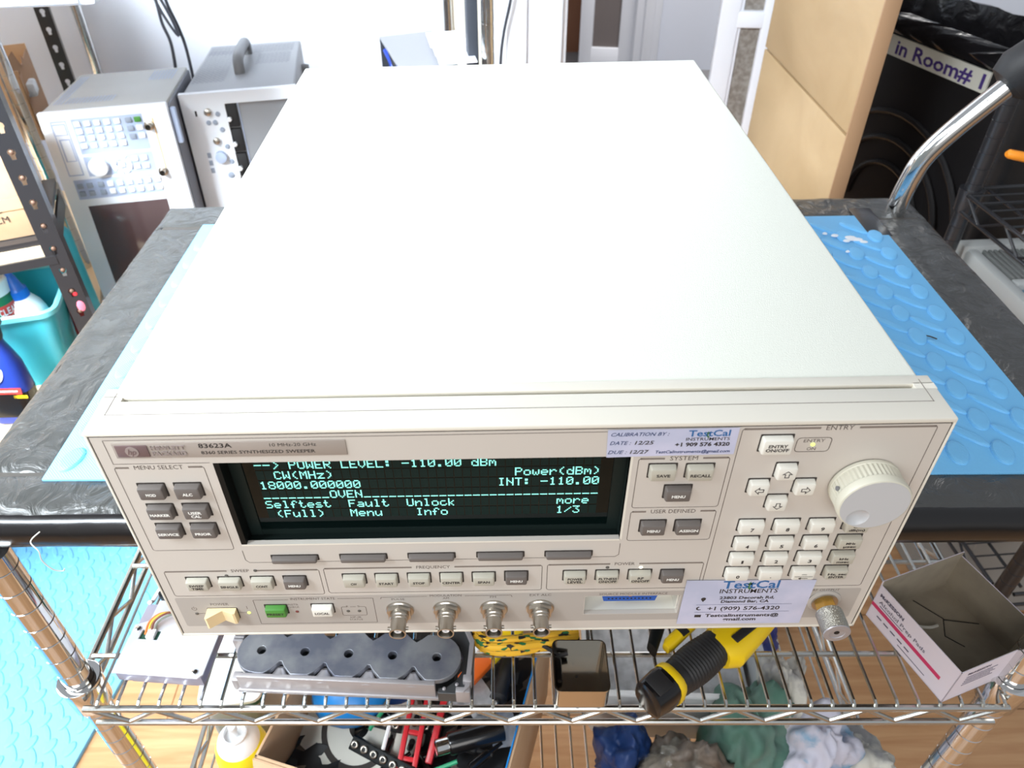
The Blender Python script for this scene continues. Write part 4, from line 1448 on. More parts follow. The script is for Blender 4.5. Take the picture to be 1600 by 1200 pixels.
# paper reel
rl = thing('paper_reel', 'off-white round reel lying tilted in the cardboard box', 'reel', (-0.172, 0.163, SB + 0.112), (R(14), R(-12), 0))
b = MB('off_white')
b.lathe([(0.012, 0), (0.074, 0), (0.074, 0.003), (0.046, 0.003), (0.046, 0.022), (0.074, 0.022), (0.074, 0.025), (0.012, 0.025), (0.012, 0)], n=56, cap=False)
b.build('reel_flanges', rl)
b = MB('off_white')
b.lathe([(0.0462, 0.0032), (0.066, 0.0032), (0.066, 0.0218), (0.0462, 0.0218)], 'dirty_rag', n=40, cap=False)
b.build('wound_tape', rl)
b = MB('bin_face')
b.lathe([(0.040, 0.0252), (0.047, 0.0252), (0.047, 0.0256), (0.040, 0.0256), (0.040, 0.0252)], 'gap_shade', n=48, cap=False)
b.build('hub_groove', rl)

b = MB('blue')
b.lathe([(0.001, -0.03), (0.030, -0.028), (0.040, -0.008), (0.036, 0.012), (0.020, 0.024), (0.004, 0.028)], T=Matrix.Scale(1.25, 4, (1, 0, 0)), n=20)
o = place(b.build('blue_pouch', sharp=60), -0.185, 0.188, -0.420, 10, 12)
tag(o, 'glossy bright blue pouch in the cardboard box below the casting', 'pouch')
b = MB('navy')
b.lathe([(0.001, -0.02), (0.020, -0.018), (0.026, -0.004), (0.022, 0.010), (0.008, 0.017)], T=Matrix.Scale(1.2, 4, (1, 0, 0)), n=20)
o = place(b.build('blue_pouch', sharp=60), -0.132, 0.202, -0.425, 30)
tag(o, 'darker blue pouch right of the bright blue one in the box', 'pouch')
b = MB('clear_bag')
b.lathe([(0.001, -0.03), (0.030, -0.02), (0.036, 0.0), (0.030, 0.018), (0.012, 0.030)], T=Matrix.Scale(1.3, 4, (0, 1, 0)), n=18)
o = place(b.build('plastic_bag', sharp=80), -0.306, 0.245, SB + 0.155, 20)
tag(o, 'crumpled clear plastic bag between the spray can and the white tray', 'bag')

# white tray with green edge
tr = thing('white_tray', 'glossy white tray lid with a dark green edge, below the drive unit', 'tray', (-0.3660, 0.1700, SB), (0, 0, R(8)))
b = MB('white_plastic')
b.prism(rrect(0.037, 0.050, 0.074, 0.104, 0.012, 4), 0.158, 0.163)
b.build('tray_top', tr)
b = MB('pcb')
b.prism(rrect(0.037, 0.050, 0.0745, 0.1045, 0.012, 4), 0.152, 0.158)
b.build('green_edge', tr)
b = MB('machine_grey')
b.prism(rrect(0.037, 0.050, 0.066, 0.096, 0.010, 4), 0.0, 0.152)
b.build('tray_body', tr)

# bit holders (black rail with round bit heads)
def bit_rail(loc, rot, n_, label):
    t = thing('bit_holder', label, 'tool holder', loc, rot, 'black bit holders')
    b = MB('bezel_black')
    b.box(-0.0065, n_ * 0.0125 - 0.006, -0.0075, 0.0075, -0.012, 0, bev=0.0012)
    b.build('rail', t)
    for i in range(n_):
        h = MB('nickel')
        h.lathe([(0.0044, -0.001), (0.0044, 0.0030), (0.0036, 0.0036), (0.0026, 0.0037), (0.0026, 0.0015)], T=Matrix.Translation((i * 0.0125, 0, 0)), n=14)
        h.lathe([(0.0026, 0.0014), (0.0025, 0.0016)], 'hole', T=Matrix.Translation((i * 0.0125, 0, 0)), n=10)
        h.build('bit', t)
    return t


bit_rail((-0.1745, 0.1270, -0.425), (R(28), 0, R(-27)), 7, 'black holder with a row of round silver bits, nearest the reel')
bit_rail((-0.1560, 0.1560, -0.428), (R(25), 0, R(-14)), 3, 'short black holder with three round bits, behind the longer holder')
bit_rail((-0.0975, 0.1520, -0.436), (R(20), 0, R(-30)), 2, 'black holder with two bits, between the red frame and the flashlight')


def red_frame(loc, rot, label):
    t = thing('tool_rack', label, 'tool rack', loc, rot, 'red plastic tool racks')
    b = MB('red')
    for x in (-0.0085, 0.0085): b.box(x - 0.0028, x + 0.0028, -0.055, 0.055, -0.006, 0.006, bev=0.001)
    b.build('side_rails', t)
    b = MB('red')
    for y in (-0.050, -0.022, 0.006, 0.030, 0.050): b.box(-0.0085, 0.0085, y - 0.0025, y + 0.0025, -0.004, 0.004, bev=0.0008)
    b.build('cross_bars', t)
    for y in (-0.036, -0.008, 0.018):
        b = MB('black_shiny')
        b.cyl((-0.002, y, -0.012), (0.001, y + 0.004, 0.004), 0.0035, n=10)
        b.build('driver_bit', t)
    return t


red_frame((-0.1110, 0.1330, -0.425), (R(12), R(5), R(-8)), 'red plastic rack with crossbars among the tools in the box')
b = MB('red')
b.box(-0.004, 0.004, -0.040, 0.040, -0.004, 0.004, bev=0.0015)
o = place(b.build('red_driver'), -0.083, 0.1480, -0.428, -14, 14)
tag(o, 'slim red driver lying beside the flashlight end', 'tool')
b = MB('red')
b.box(-0.020, 0.020, -0.008, 0.008, -0.006, 0.006, bev=0.002)
o = place(b.build('red_block'), -0.104, 0.196, -0.418, -4)
tag(o, 'red plastic block seen under the front edge of the casting', 'tool')

fl_ = thing('flashlight', 'glossy black cylindrical flashlight with a bright metal end, in the cardboard box', 'flashlight', (-0.0760, 0.1110, -0.398), (0, R(4), R(17)))
b = MB('black_shiny')
b.tube([(0.008, 0, 0), (0.010, 0, 0), (0.070, 0, 0), (0.0705, 0, 0)], [0.0105, 0.0118, 0.0118, 0.0108], n=24)
b.build('barrel', fl_)
b = MB('chrome')
b.tube([(-0.006, 0, 0), (-0.005, 0, 0), (0.008, 0, 0)], [0.0075, 0.0088, 0.0088], n=20)
tag(b.build('head_ring', fl_), 'bright metal end')
sd = thing('screwdriver', 'black handled screwdriver with a thin steel shaft, pointing to the front of the box', 'screwdriver', (-0.0140, 0.1770, -0.428), (R(-10), 0, R(-15)))
b = MB('black_rubber')
b.tube([(0, 0, 0), (0.0, 0.003, 0), (0.0, 0.022, 0), (0, 0.06, 0), (0, 0.075, 0)], [0.007, 0.0108, 0.0095, 0.0112, 0.009], n=12)
b.build('handle', sd)
b = MB('nickel')
b.tube([(0, 0, 0), (0, -0.045, 0), (0, -0.047, 0)], [0.0021, 0.0021, 0.001], n=8)
b.build('shaft', sd)
kn = thing('utility_cutter', 'orange and yellow plastic cutter in the back of the cardboard box', 'cutter', (-0.0350, 0.2180, -0.420), (0, 0, R(48)))
b = MB('yellow')
b.box(0.012, 0.070, -0.012, 0.012, -0.006, 0.006, bev=0.003)
b.build('body', kn)
b = MB('orange_red')
b.box(-0.030, 0.015, -0.011, 0.010, -0.007, 0.005, bev=0.003)
b.build('cap', kn)
b = MB('white_plastic')
b.box(0.0, 0.045, 0.0125, 0.020, -0.004, 0.005, bev=0.002)
b.build('slider', kn)
# white paper pieces and small hardware
for i, (x, y, z, a, sx_, sy_) in enumerate(((-0.040, 0.186, -0.430, 30, 0.034, 0.05), (-0.020, 0.165, -0.440, -20, 0.04, 0.03), (-0.062, 0.178, -0.432, 60, 0.03, 0.03), (-0.008, 0.150, -0.445, 10, 0.03, 0.035))):
    b = MB('grey_white')
    nx = 6
    vs = [(sx_ * (p / nx - 0.5), sy_ * (q / nx - 0.5), 0.004 * noise.noise(Vector((p * 0.7, q * 0.7, i * 5)))) for q in range(nx + 1) for p in range(nx + 1)]
    b.add(vs + [(v[0], v[1], v[2] - 0.0012) for v in vs], [(q * (nx + 1) + p, q * (nx + 1) + p + 1, (q + 1) * (nx + 1) + p + 1, (q + 1) * (nx + 1) + p) for q in range(nx) for p in range(nx)] + [((q * (nx + 1) + p) + 49, (q + 1) * (nx + 1) + p + 49, (q + 1) * (nx + 1) + p + 50, q * (nx + 1) + p + 50) for q in range(nx) for p in range(nx)])
    o = place(b.build('paper_slip'), x, y, z, a, 6 * i - 8)
    tag(o, ('crumpled white paper slip under the screwdriver handle', 'white paper slip at the screwdriver tip', 'white paper slip beside the casting end housing', 'white paper slip in front of the screwdriver')[i], 'paper', 'white paper slips in the cardboard box')
# loose black odds and ends on the pile
dark = [(-0.155, 0.175, 20), (-0.14, 0.135, 70), (-0.128, 0.160, -30), (-0.093, 0.172, 50), (-0.085, 0.125, 10), (-0.062, 0.140, 80), (-0.045, 0.128, -20), (-0.135, 0.108, 35), (-0.095, 0.108, -50), (-0.07, 0.160, 15), (-0.148, 0.195, 60), (-0.03, 0.118, 40)]
for i, (x, y, a) in enumerate(dark):
    b = MB('black_shiny' if i % 3 else 'black_rubber')
    b.tube([(-0.022, 0, 0), (-0.018, 0, 0), (0.006, 0, 0), (0.008, 0, 0), (0.026, 0, 0)], [0.004, 0.0055, 0.0050, 0.0028, 0.0022], n=10)
    o = place(b.build('driver_bit'), x, y, -0.447 + 0.003 * (i % 4), a, 0, 8 * (i % 3) - 8)
    tag(o, 'small black driver bit lying loose in the tool pile', 'tool', 'loose black bits in the box')
for i, (m_, x, y, a, lab) in enumerate((('led_off', -0.146, 0.163, 60, 'thin grey pin standing among the bits'), ('pin_g', -0.152, 0.150, 55, 'green plastic stick leaning by the short bit holder'), ('white_plastic', -0.139, 0.130, 78, 'white plastic tube lying over the long bit holder'), ('pin_g', -0.071, 0.098, 15, 'green plastic stick below the flashlight'))):
    if m_ == 'pin_g':
        m_ = 'stick_green'
        if m_ not in M: mat(m_, (40, 150, 104), 0.4)
    b = MB(m_)
    b.tube([(-0.013, 0, 0), (0.013, 0, 0.001)], 0.0024, n=8)
    o = place(b.build('plastic_stick'), x, y, -0.415, a, 0, -10)
    tag(o, lab, 'stick')
# bed of small parts that fills the box
b = MB('black_matte')
b.box(0.004, BW - 0.005, 0.004, BD - 0.004, 0.004, 0.118, 'bag_stuff')
g_ = 22
vs = []
for j in range(g_ + 1):
    for i in range(g_ + 1):
        x, y = 0.004 + (BW - 0.009) * i / g_, 0.004 + (BD - 0.008) * j / g_
        vs.append((x, y, 0.120 + 0.012 * noise.noise(Vector((x * 60, y * 60, 2))) + 0.006 * noise.noise(Vector((x * 150, y * 150, 7)))))
b.add(vs, [(j * (g_ + 1) + i, j * (g_ + 1) + i + 1, (j + 1) * (g_ + 1) + i + 1, (j + 1) * (g_ + 1) + i) for j in range(g_) for i in range(g_)], 'black_matte')
o = b.build('parts_pile')
o.location = cbx.location; o.rotation_euler = cbx.rotation_euler
tag(o, 'dark heap of small parts filling the cardboard box', 'small parts', kind='stuff')

# frosted bin
fb = thing('storage_bin', 'frosted pale grey plastic bin on the bottom shelf below the yellow tool', 'bin', (0.0990, 0.205, SB), (0, 0, R(-3)))
b = MB('frosted')
w0, w1, d0, d1, hh = 0.205, 0.222, 0.17, 0.185, 0.125
o_, i_ = rrect(0.108, 0.09, w0, d0, 0.02), rrect(0.108, 0.09, w0 - 0.004, d0 - 0.004, 0.019)
o1, i1 = rrect(0.108, 0.09, w1, d1, 0.022), rrect(0.108, 0.09, w1 - 0.004, d1 - 0.004, 0.021)
b.loft([[Vector((x, y, 0)) for x, y in o_], [Vector((x, y, hh)) for x, y in o1], [Vector((x, y, hh)) for x, y in i1], [Vector((x, y, 0.003)) for x, y in i_]])
b.build('bin_body', fb)
b = MB('frosted_rim')
o2 = rrect(0.108, 0.09, w1 + 0.008, d1 + 0.008, 0.026)
b.loft([[Vector((x, y, hh)) for x, y in o2], [Vector((x, y, hh + 0.004)) for x, y in o2], [Vector((x, y, hh + 0.004)) for x, y in i1], [Vector((x, y, hh)) for x, y in i1]], closed=True)
b.build('bin_rim', fb)
b = MB('frosted')
b.box(0.012, 0.206, 0.01, 0.172, 0.08, 0.084, 'grey_white')
b.build('inner_liner', fb)


def cloth(name, mat_, loc, size, amp, seed, label, cat, rot=0, fold=7.0, seg=72):
    """heap of folded cloth: closed lump cut by long crisp creases"""
    bb = MB(mat_)
    sx_, sy_, sz_ = size
    rings = []
    NR = 40
    for i in range(1, NR):
        ph = PI * i / NR
        ring = []
        for j in range(seg):
            th_ = 2 * PI * j / seg
            d = Vector((math.sin(ph) * math.cos(th_), math.sin(ph) * math.sin(th_), math.cos(ph)))
            lump = noise.noise(d * 1.3 + Vector((seed, 0, 0)))
            w1 = d + 0.35 * noise.noise_vector(d * 1.6 + Vector((0, seed, 0)))
            c1 = 1 - 2 * abs(noise.noise(Vector((w1.x * 2.4 + seed, w1.y * 1.0, w1.z * 1.3))))
            c2 = 1 - 2 * abs(noise.noise(Vector((w1.x * 1.2, w1.y * 4.2 + seed, w1.z * 2.6 - seed))))
            c3 = abs(noise.noise(w1 * 6.5 + Vector((0, 0, seed))))
            k2 = 1 + amp * (1.2 * lump + 0.60 * (c1 - 0.6) + 0.22 * (c2 - 0.6) + 0.06 * c3)
            ring.append(Vector((d.x * sx_ * k2, d.y * sy_ * k2, max(d.z, -0.55) * sz_ * k2)))
        rings.append(ring)
    bb.loft(rings)
    o = bb.build(name, sharp=120)
    o.location = loc
    o.rotation_euler = (0, 0, R(rot))
    tag(o, label, cat)
    return o


cloth('blue_cloth', 'navy', (0.138, 0.150, -0.525), (0.036, 0.038, 0.070), 0.30, 3, 'dark blue cloth bundle beside the plastic bag, front of the bottom shelf', 'cloth', 10)
cloth('plastic_bag', 'bag_stuff', (0.205, 0.130, -0.530), (0.056, 0.040, 0.074), 0.35, 11, 'crumpled brownish see-through bag of scraps, left of the green cloth', 'bag', 0)
cloth('green_cloth', 'green_rag', (0.287, 0.170, -0.520), (0.052, 0.050, 0.090), 0.42, 5, 'faded green cloth heaped on the bottom shelf right of the plastic bag', 'cloth', 20)
cloth('stained_rag', 'dirty_rag', (0.335, 0.208, -0.500), (0.030, 0.050, 0.085), 0.40, 17, 'dirty white rag standing up behind the blue-grey stained rag', 'rag', -10)
cloth('stained_rag', 'blue_rag', (0.362, 0.150, -0.520), (0.048, 0.042, 0.075), 0.40, 23, 'white rag with pale blue stains, in front of the taller dirty rag', 'rag', 25)
cloth('stained_rag', 'dirty_rag', (0.420, 0.150, -0.545), (0.050, 0.040, 0.042), 0.45, 29, 'flat dirty white rag at the far right of the heap', 'rag', -20)
cloth('yellow_cloth', 'tan_board', (0.108, 0.108, -0.555), (0.024, 0.030, 0.035), 0.3, 31, 'small cream-yellow cloth scrap at the front left of the cloth heap', 'cloth', 0)
cloth('blue_bundle', 'deep_blue', (0.3300, 0.3000, -0.515), (0.034, 0.030, 0.070), 0.25, 37, 'round deep blue bundle behind the plastic bin, right of the yellow tool', 'bundle', 0)
b = MB('orange')
b.box(-0.006, 0.006, -0.0004, 0.0004, -0.008, 0.008)
o = b.build('orange_tab'); o.location = (0.218, 0.0905, -0.490); o.rotation_euler = (R(-50), 0, R(10))
tag(o, 'small orange square label on the brownish plastic bag', 'label')
b = MB('clear_bag')
rings = []
for i in range(1, 12):
    ph = PI * i / 12
    rings.append([Vector((0.056 * math.sin(ph) * math.cos(t), 0.044 * math.sin(ph) * math.sin(t), 0.075 * max(math.cos(ph), -0.7))) * (1 + 0.22 * noise.noise(Vector((math.cos(t) * 3, math.sin(t) * 3, ph * 3)))) for t in [2 * PI * j / 24 for j in range(24)]])
b.loft(rings)
o = b.build('clear_wrapper', sharp=30); o.location = (0.196, 0.118, -0.527)
tag(o, 'glossy clear plastic wrapper around the brownish scraps', 'wrapper')


# ================================================================== LEFT: BLACK STORAGE RACK
rk = thing('storage_rack', 'black slotted steel rack holding boxes and cleaners, at the far left', 'rack', (-0.680, 0.745, -0.87), (0, 0, R(22)))
def slotted(x, y, sgn, name='post'):
    b = MB('black_metal')
    hz = [0.015 + 0.038 * i for i in range(int(1.35 / 0.038))]
    # front flange with keyhole slots
    wv = 0.030
    T = Matrix.Translation((x, y, 0)) @ FP
    xa, xb = (0, wv) if sgn > 0 else (-wv, 0)
    loops = [[(xa, 0), (xb, 0), (xb, 1.35), (xa, 1.35)]]
    xm = (xa + xb) / 2
    for h in hz:
        k_ = [(xm + 0.0055 * math.cos(R(t)), h + 0.0055 * math.sin(R(t))) for t in range(-50, 231, 40)]
        k_ += [(xm - 0.0028, h - 0.011), (xm + 0.0028, h - 0.011)]
        loops.append(k_)
    b.curve(loops, -0.001, 0.001, 'black_metal', T=T)
    b.box(x + (0 if sgn > 0 else -0.002), x + (0.002 if sgn > 0 else 0), y, y + 0.030, 0, 1.35)
    o = b.build(name, rk)
    return o
slotted(0.016, 0, -1)
slotted(0.016, 0.86, -1)
slotted(-0.90, 0, 1)
slotted(-0.90, 0.86, 1)
for i in range(14):
    bl = MB('rust')
    bl.lathe([(0.0038, 0), (0.0034, 0.004), (0.001, 0.0055)], 'rust', T=Matrix.Translation((0.001, 0.003, 0.395 + 0.038 * i * 1.0)) @ FP, n=10)
    bl.build('rivet', rk)

for zz, m_ in ((0.752, 'tan_board'), (0.485, 'tan_board'), (1.13, 'tan_board')):
    b = MB(m_)
    if zz == 0.752:
        b.box(-0.90, 0.0, 0.006, 0.24, zz - 0.009, zz, 'black_metal')
        b.box(-0.885, -0.012, 0.002, 0.24, zz - 0.026, zz - 0.009, 'tan_board')
    else:
        b.box(-0.885, -0.012, -0.10 if zz < 0.5 else 0.004, 0.85, zz - 0.012, zz, m_)
    o = b.build('shelf_board', rk)
    b = MB('black_metal')
    b.box(-0.885, 0, -0.002 if zz > 0.5 else 0.01, 0.004 if zz > 0.5 else 0.014, zz - (0.040 if zz > 0.7 else 0.05), zz - (0.026 if zz > 0.7 else 0.013))
    b.box(-0.004, 0.0, 0.0, 0.24 if zz == 0.752 else 0.86, zz - 0.05, zz - 0.02)
    b.build('beam', rk)
b = MB('red')
b.lathe([(0.0035, 0), (0.003, 0.0003)], 'red', T=Matrix.Translation((0.004, -0.0012, 0.655)) @ FP, n=9)
b.lathe([(0.006, 0), (0.0055, 0.0003)], 'paint_pink' if 'paint_pink' in M else mat('paint_pink', (238, 120, 140), 0.5) and 'paint_pink', T=Matrix.Translation((0.005, -0.0012, 0.632)) @ FP @ Matrix.Scale(1.7, 4, (0, 1, 0)), n=11)
b.build('paint_drips', rk)

# boxes on the rack
cbb = thing('shipping_box', 'brown taped shipping box with black capital letters, on the black rack shelf', 'box', (-0.718, 0.757, -0.1175), (0, 0, R(22)))
b = MB('card')
b.box(-0.42, 0.012, 0, 0.20, 0, 0.118, bev=0.0015)
b.box(-0.42, 0.012, -0.0008, 0.0, 0.055, 0.0565, 'card_ink')
b.build('box_body', cbb)
b = MB('card_ink')
b.text('CM', Matrix.Translation((-0.0225, -0.001, 0.032)) @ FP, 0.0105, 0.019, 'card_ink', 0.0)
b.text('S', Matrix.Translation((-0.020, -0.001, 0.048)) @ FP, 0.0095, 0.007, 'card_ink', 0.0)
b.build('printed_text', cbb)
b = MB('tan_tape' if 'tan_tape' in M else mat('tan_tape', (208, 170, 126), 0.15) and 'tan_tape')
b.box(-0.2, 0.0122, -0.0015, -0.0008, 0.045, 0.0625)
b.build('packing_tape', cbb)
tb = thing('torn_carton', 'torn open brown carton behind the chrome post at left', 'box', (-0.880, 1.165, -0.126), (0, 0, R(22)))
b = MB('card_dark')
b.box(-0.25, 0.0, 0, 0.003, 0, 0.13, 'card'); b.box(-0.003, 0.0, 0, 0.2, 0, 0.12, 'card_dark'); b.box(-0.25, 0, 0.197, 0.2, 0, 0.13, 'card')
b.add([(-0.06, 0.003, 0.13), (-0.03, 0.01, 0.150), (-0.02, 0.0, 0.142), (0.0, 0.02, 0.160), (0.004, 0.05, 0.12), (0.0, 0.09, 0.135), (0.01, 0.12, 0.10), (0.0, 0.0, 0.08)], [(0, 1, 2, 7), (2, 3, 4, 7), (4, 5, 6, 7)], 'card_dark')
b.box(-0.03, 0.015, 0.02, 0.06, 0.075, 0.10, 'grey_white', bev=0.004)
b.build('carton_body', tb)

# turquoise bin with cleaners
bn = thing('turquoise_bin', 'turquoise plastic bin full of cleaners on the rack lower shelf', 'bin', (-0.7850, 0.722, -0.3845), (0, 0, R(14)))
b = MB('teal')
def rr_(w_, d_, z, r=0.02): return [Vector((x, y, z)) for x, y in rrect(-0.035, 0.06, w_, d_, r)]
b.loft([rr_(0.165, 0.110, 0), rr_(0.215, 0.150, 0.150), rr_(0.211, 0.146, 0.150), rr_(0.160, 0.105, 0.004)])
b.build('bin_body', bn)
b = MB('teal_light')
b.loft([rr_(0.218, 0.153, 0.141, 0.022), rr_(0.226, 0.161, 0.143, 0.025), rr_(0.228, 0.163, 0.152, 0.025), rr_(0.222, 0.157, 0.155, 0.024), rr_(0.210, 0.145, 0.151, 0.02)], closed=False, cap=False)
b.build('bin_rim', bn)
gc = thing('cleaner_can', 'dark green cleaner can with a red printed word, standing in the turquoise bin', 'can', (-0.840, 0.775, -0.378), (R(4), R(4), R(10)))
b = MB('green_can')
b.lathe([(0.036, 0), (0.036, 0.160), (0.034, 0.163)], n=32)
b.build('can_body', gc)
b = MB('white_plastic')
b.lathe([(0.0355, 0.1625), (0.0355, 0.186), (0.033, 0.189)], n=32)
b.build('lid', gc)
b = MB('red_print')
for i in range(9):
    a0, a1 = R(-60 + 8 * i), R(-52 + 8 * i)
    b.add([(0.0364 * math.cos(a0), 0.0364 * math.sin(a0), 0.124), (0.0364 * math.cos(a1), 0.0364 * math.sin(a1), 0.124), (0.0364 * math.cos(a1), 0.0364 * math.sin(a1), 0.147), (0.0364 * math.cos(a0), 0.0364 * math.sin(a0), 0.147)], [(0, 1, 2, 3)], 'red_print')
for ch, a in zip('CLEANER', (-66, -56, -46, -36, -26, -16, -6)):
    b.text(ch, Matrix.Rotation(R(a + 90 + 8), 4, 'Z') @ Matrix.Translation((0, -0.0368, 0.1355)) @ FP, 0.012, 0.0052, 'white_plastic', 0.02)
for i in range(9):
    a0, a1 = R(-60 + 8 * i), R(-52 + 8 * i)
    b.add([(0.0363 * math.cos(a0), 0.0363 * math.sin(a0), 0.108), (0.0363 * math.cos(a1), 0.0363 * math.sin(a1), 0.108), (0.0363 * math.cos(a1), 0.0363 * math.sin(a1), 0.120), (0.0363 * math.cos(a0), 0.0363 * math.sin(a0), 0.120)], [(0, 1, 2, 3)], 'yellow')
b.build('can_label', gc)
gb = thing('glue_bottle', 'white squeeze bottle with a blue pointed cap, in the turquoise bin', 'bottle', (-0.7800, 0.785, -0.378), (R(3), R(-3), 0))
b = MB('white_plastic')
b.lathe([(0.024, 0), (0.027, 0.004), (0.027, 0.110), (0.024, 0.124), (0.015, 0.140), (0.0135, 0.143)], n=28)
b.build('bottle_body', gb)
b = MB('cap_blue')
b.lathe([(0.0145, 0.141), (0.0145, 0.156), (0.011, 0.160), (0.0075, 0.178), (0.0062, 0.180), (0.0055, 0.190), (0.003, 0.191)], n=24)
b.build('cap', gb)
rb_ = thing('red_bottle', 'small dark red container behind the white squeeze bottle', 'bottle', (-0.7330, 0.808, -0.378), (R(-3), R(3), 0))
b = MB('red')
b.lathe([(0.012, 0), (0.013, 0.003), (0.013, 0.138), (0.010, 0.144)], 'dark_red' if 'dark_red' in M else mat('dark_red', (120, 30, 36), 0.3) and 'dark_red', n=20)
b.lathe([(0.008, 0.143), (0.008, 0.156), (0.007, 0.157)], 'white_plastic', n=16)
b.build('bottle_body', rb_)
tq = thing('turquoise_bottle', 'turquoise bottle standing at the back of the rack lower shelf', 'bottle', (-0.8050, 0.940, -0.3845))
b = MB('teal')
b.lathe([(0.032, 0), (0.035, 0.004), (0.035, 0.17), (0.020, 0.195), (0.014, 0.200), (0.014, 0.222), (0.012, 0.224)], n=26)
b.build('bottle_body', tq)
# trigger spray bottle
sb_ = thing('spray_bottle', 'blue labelled spray bottle standing in front of the turquoise bin', 'spray bottle', (-0.787, 0.645, -0.3845), (R(-4), R(6), R(8)))
sb_.scale = (1.1, 1.1, 1.08)
b = MB('deep_blue')
secs = []
for z, w_, d_ in ((0, 0.060, 0.034), (0.004, 0.064, 0.038), (0.020, 0.065, 0.039), (0.060, 0.064, 0.039), (0.098, 0.052, 0.036), (0.118, 0.036, 0.030), (0.132, 0.024, 0.024), (0.140, 0.022, 0.022)):
    secs.append([Vector((x, y, z)) for x, y in rrect(0, 0, w_, d_, min(w_, d_) * 0.42, 4)])
b.loft(secs)
o = b.build('bottle_body', sb_, sharp=60)
b = MB('slate')
b.loft([[Vector((x, y, z)) for x, y in rrect(0, 0, w_, d_, min(w_, d_) * 0.42, 4)] for z, w_, d_ in ((0.014, 0.0655, 0.0395), (0.020, 0.0658, 0.0398), (0.056, 0.0650, 0.0398))], 'black_shiny', cap=False)
b.lathe([(0.013, 0.0), (0.0128, 0.0004)], 'white_plastic', T=Matrix.Translation((-0.006, -0.0185, 0.092)) @ Matrix.Rotation(R(-9), 4, 'X') @ FP @ Matrix.Scale(1.35, 4, (0, 1, 0)), n=24)
b.box(-0.006, 0.019, -0.0201, -0.0197, 0.0600, 0.0622, 'white_plastic')
b.box(-0.011, 0.024, -0.0198, -0.0195, 0.0555, 0.0665, 'red_print')
b.box(0.012, 0.030, -0.0199, -0.0196, 0.0485, 0.0535, 'yellow')
b.build('bottle_label', o)
b = MB('slate')
b.lathe([(0.0125, 0.138), (0.0135, 0.142), (0.0135, 0.158), (0.011, 0.160)], 'slate', n=24)
b.box(-0.045, 0.016, -0.010, 0.010, 0.158, 0.176, 'slate', bev=0.004)
b.box(-0.052, -0.044, -0.006, 0.006, 0.163, 0.174, 'slate', bev=0.002)
b.loft([section(-0.030, 0.010, 0.010, 0, 0.157), section(-0.036, 0.010, 0.010, 0, 0.128)], 'slate')
b.build('trigger_head', sb_)

# ================================================================== LEFT BACK: CHROME SHELVING AND TEST GEAR
cs = thing('wire_shelving', 'tall chrome wire shelving unit carrying the test instruments, against the white wall', 'shelving', (-0.875, 1.12, -0.87), (0, 0, R(11)))
for (x, y) in ((0, 0), (0.878, 0), (0, 0.54), (0.878, 0.54)):
    b = MB('chrome')
    prof = []
    z = 0.02
    while z < 1.4:
        prof += [(0.0127, z), (0.0127, z + 0.0236), (0.0118, z + 0.0241), (0.0118, z + 0.0249)]
        z += 0.0254
    b.lathe(prof, T=Matrix.Translation((x, y, 0)), n=20)
    b.build('post', cs)
for zz, hid in ((0.415, 0), (1.19, 1)):
    b = MB('chrome_wire')
    for y in (-0.012, 0.552):
        b.cyl((0, y, zz - 0.005), (0.878, y, zz - 0.005), 0.0034, n=8); b.cyl((0, y, zz - 0.035), (0.878, y, zz - 0.035), 0.003, n=8)
    for x in (-0.012, 0.89):
        b.cyl((x, 0, zz - 0.005), (x, 0.54, zz - 0.005), 0.0034, n=8); b.cyl((x, 0, zz - 0.035), (x, 0.54, zz - 0.035), 0.003, n=8)
    for i in range(34): b.cyl((0.012 + 0.0257 * i, -0.012, zz - 0.0015), (0.012 + 0.0257 * i, 0.552, zz - 0.0015), 0.0016, n=6)
    for y in (0.1, 0.27, 0.44): b.cyl((-0.01, y, zz - 0.006), (0.89, y, zz - 0.006), 0.003, n=6)
    b.build('wire_shelf', cs)
b = MB('slate')
b.box(0.842, 0.8635, 0.02, 0.05, 0.0, 1.40, bev=0.002)
o = b.build('side_panel')
o.matrix_world = Matrix.Translation((-0.875, 1.12, -0.87)) @ Matrix.Rotation(R(11), 4, 'Z')
tag(o, 'tall dark grey narrow panel standing left of the chrome post in the middle background', 'panel')

ROTA = Euler((R(-5), R(0.5), R(11))).to_matrix().to_4x4()
def corner_root(name, label, cat, corner, h, rot):
    """root at the foot of a box whose top front left corner is given"""
    Rm = Euler(rot).to_matrix()
    base = Vector(corner) - Rm @ Vector((0, 0, h))
    return thing(name, label, cat, base, rot)


# spectrum analyser standing on its side
an = corner_root('spectrum_analyzer', 'pale grey test analyzer with white keypad and dark screen, standing on its side at left', 'electronic instrument', (-0.790, 1.018, -0.024), 0.425, (R(-4.5), R(0.0), R(11)))
AW, AH, AD = 0.215, 0.425, 0.30
b = MB('an_case')
b.box(0.003, AW - 0.003, 0.012, AD, 0, AH - 0.002, bev=0.003)
for (x0, x1, y0, y1) in ((0.01, 0.03, 0.06, 0.28), (0.03, 0.115, 0.06, 0.105), (0.15, 0.20, 0.20, 0.285)):
    nx, ny = int((x1 - x0) / 0.006), int((y1 - y0) / 0.006)
    for i in range(nx):
        for j in range(ny):
            xx, yy = x0 + 0.006 * (i + 0.2), y0 + 0.006 * (j + 0.2)
            b.add([(xx, yy, AH - 0.0017), (xx + 0.0036, yy, AH - 0.0017), (xx + 0.0036, yy + 0.0036, AH - 0.0017), (xx, yy + 0.0036, AH - 0.0017)], [(0, 1, 2, 3)], 'an_keypad')
b.build('case', an)
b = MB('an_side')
b.box(AW - 0.003, AW + 0.0005, 0.016, AD - 0.004, 0.004, AH - 0.008)
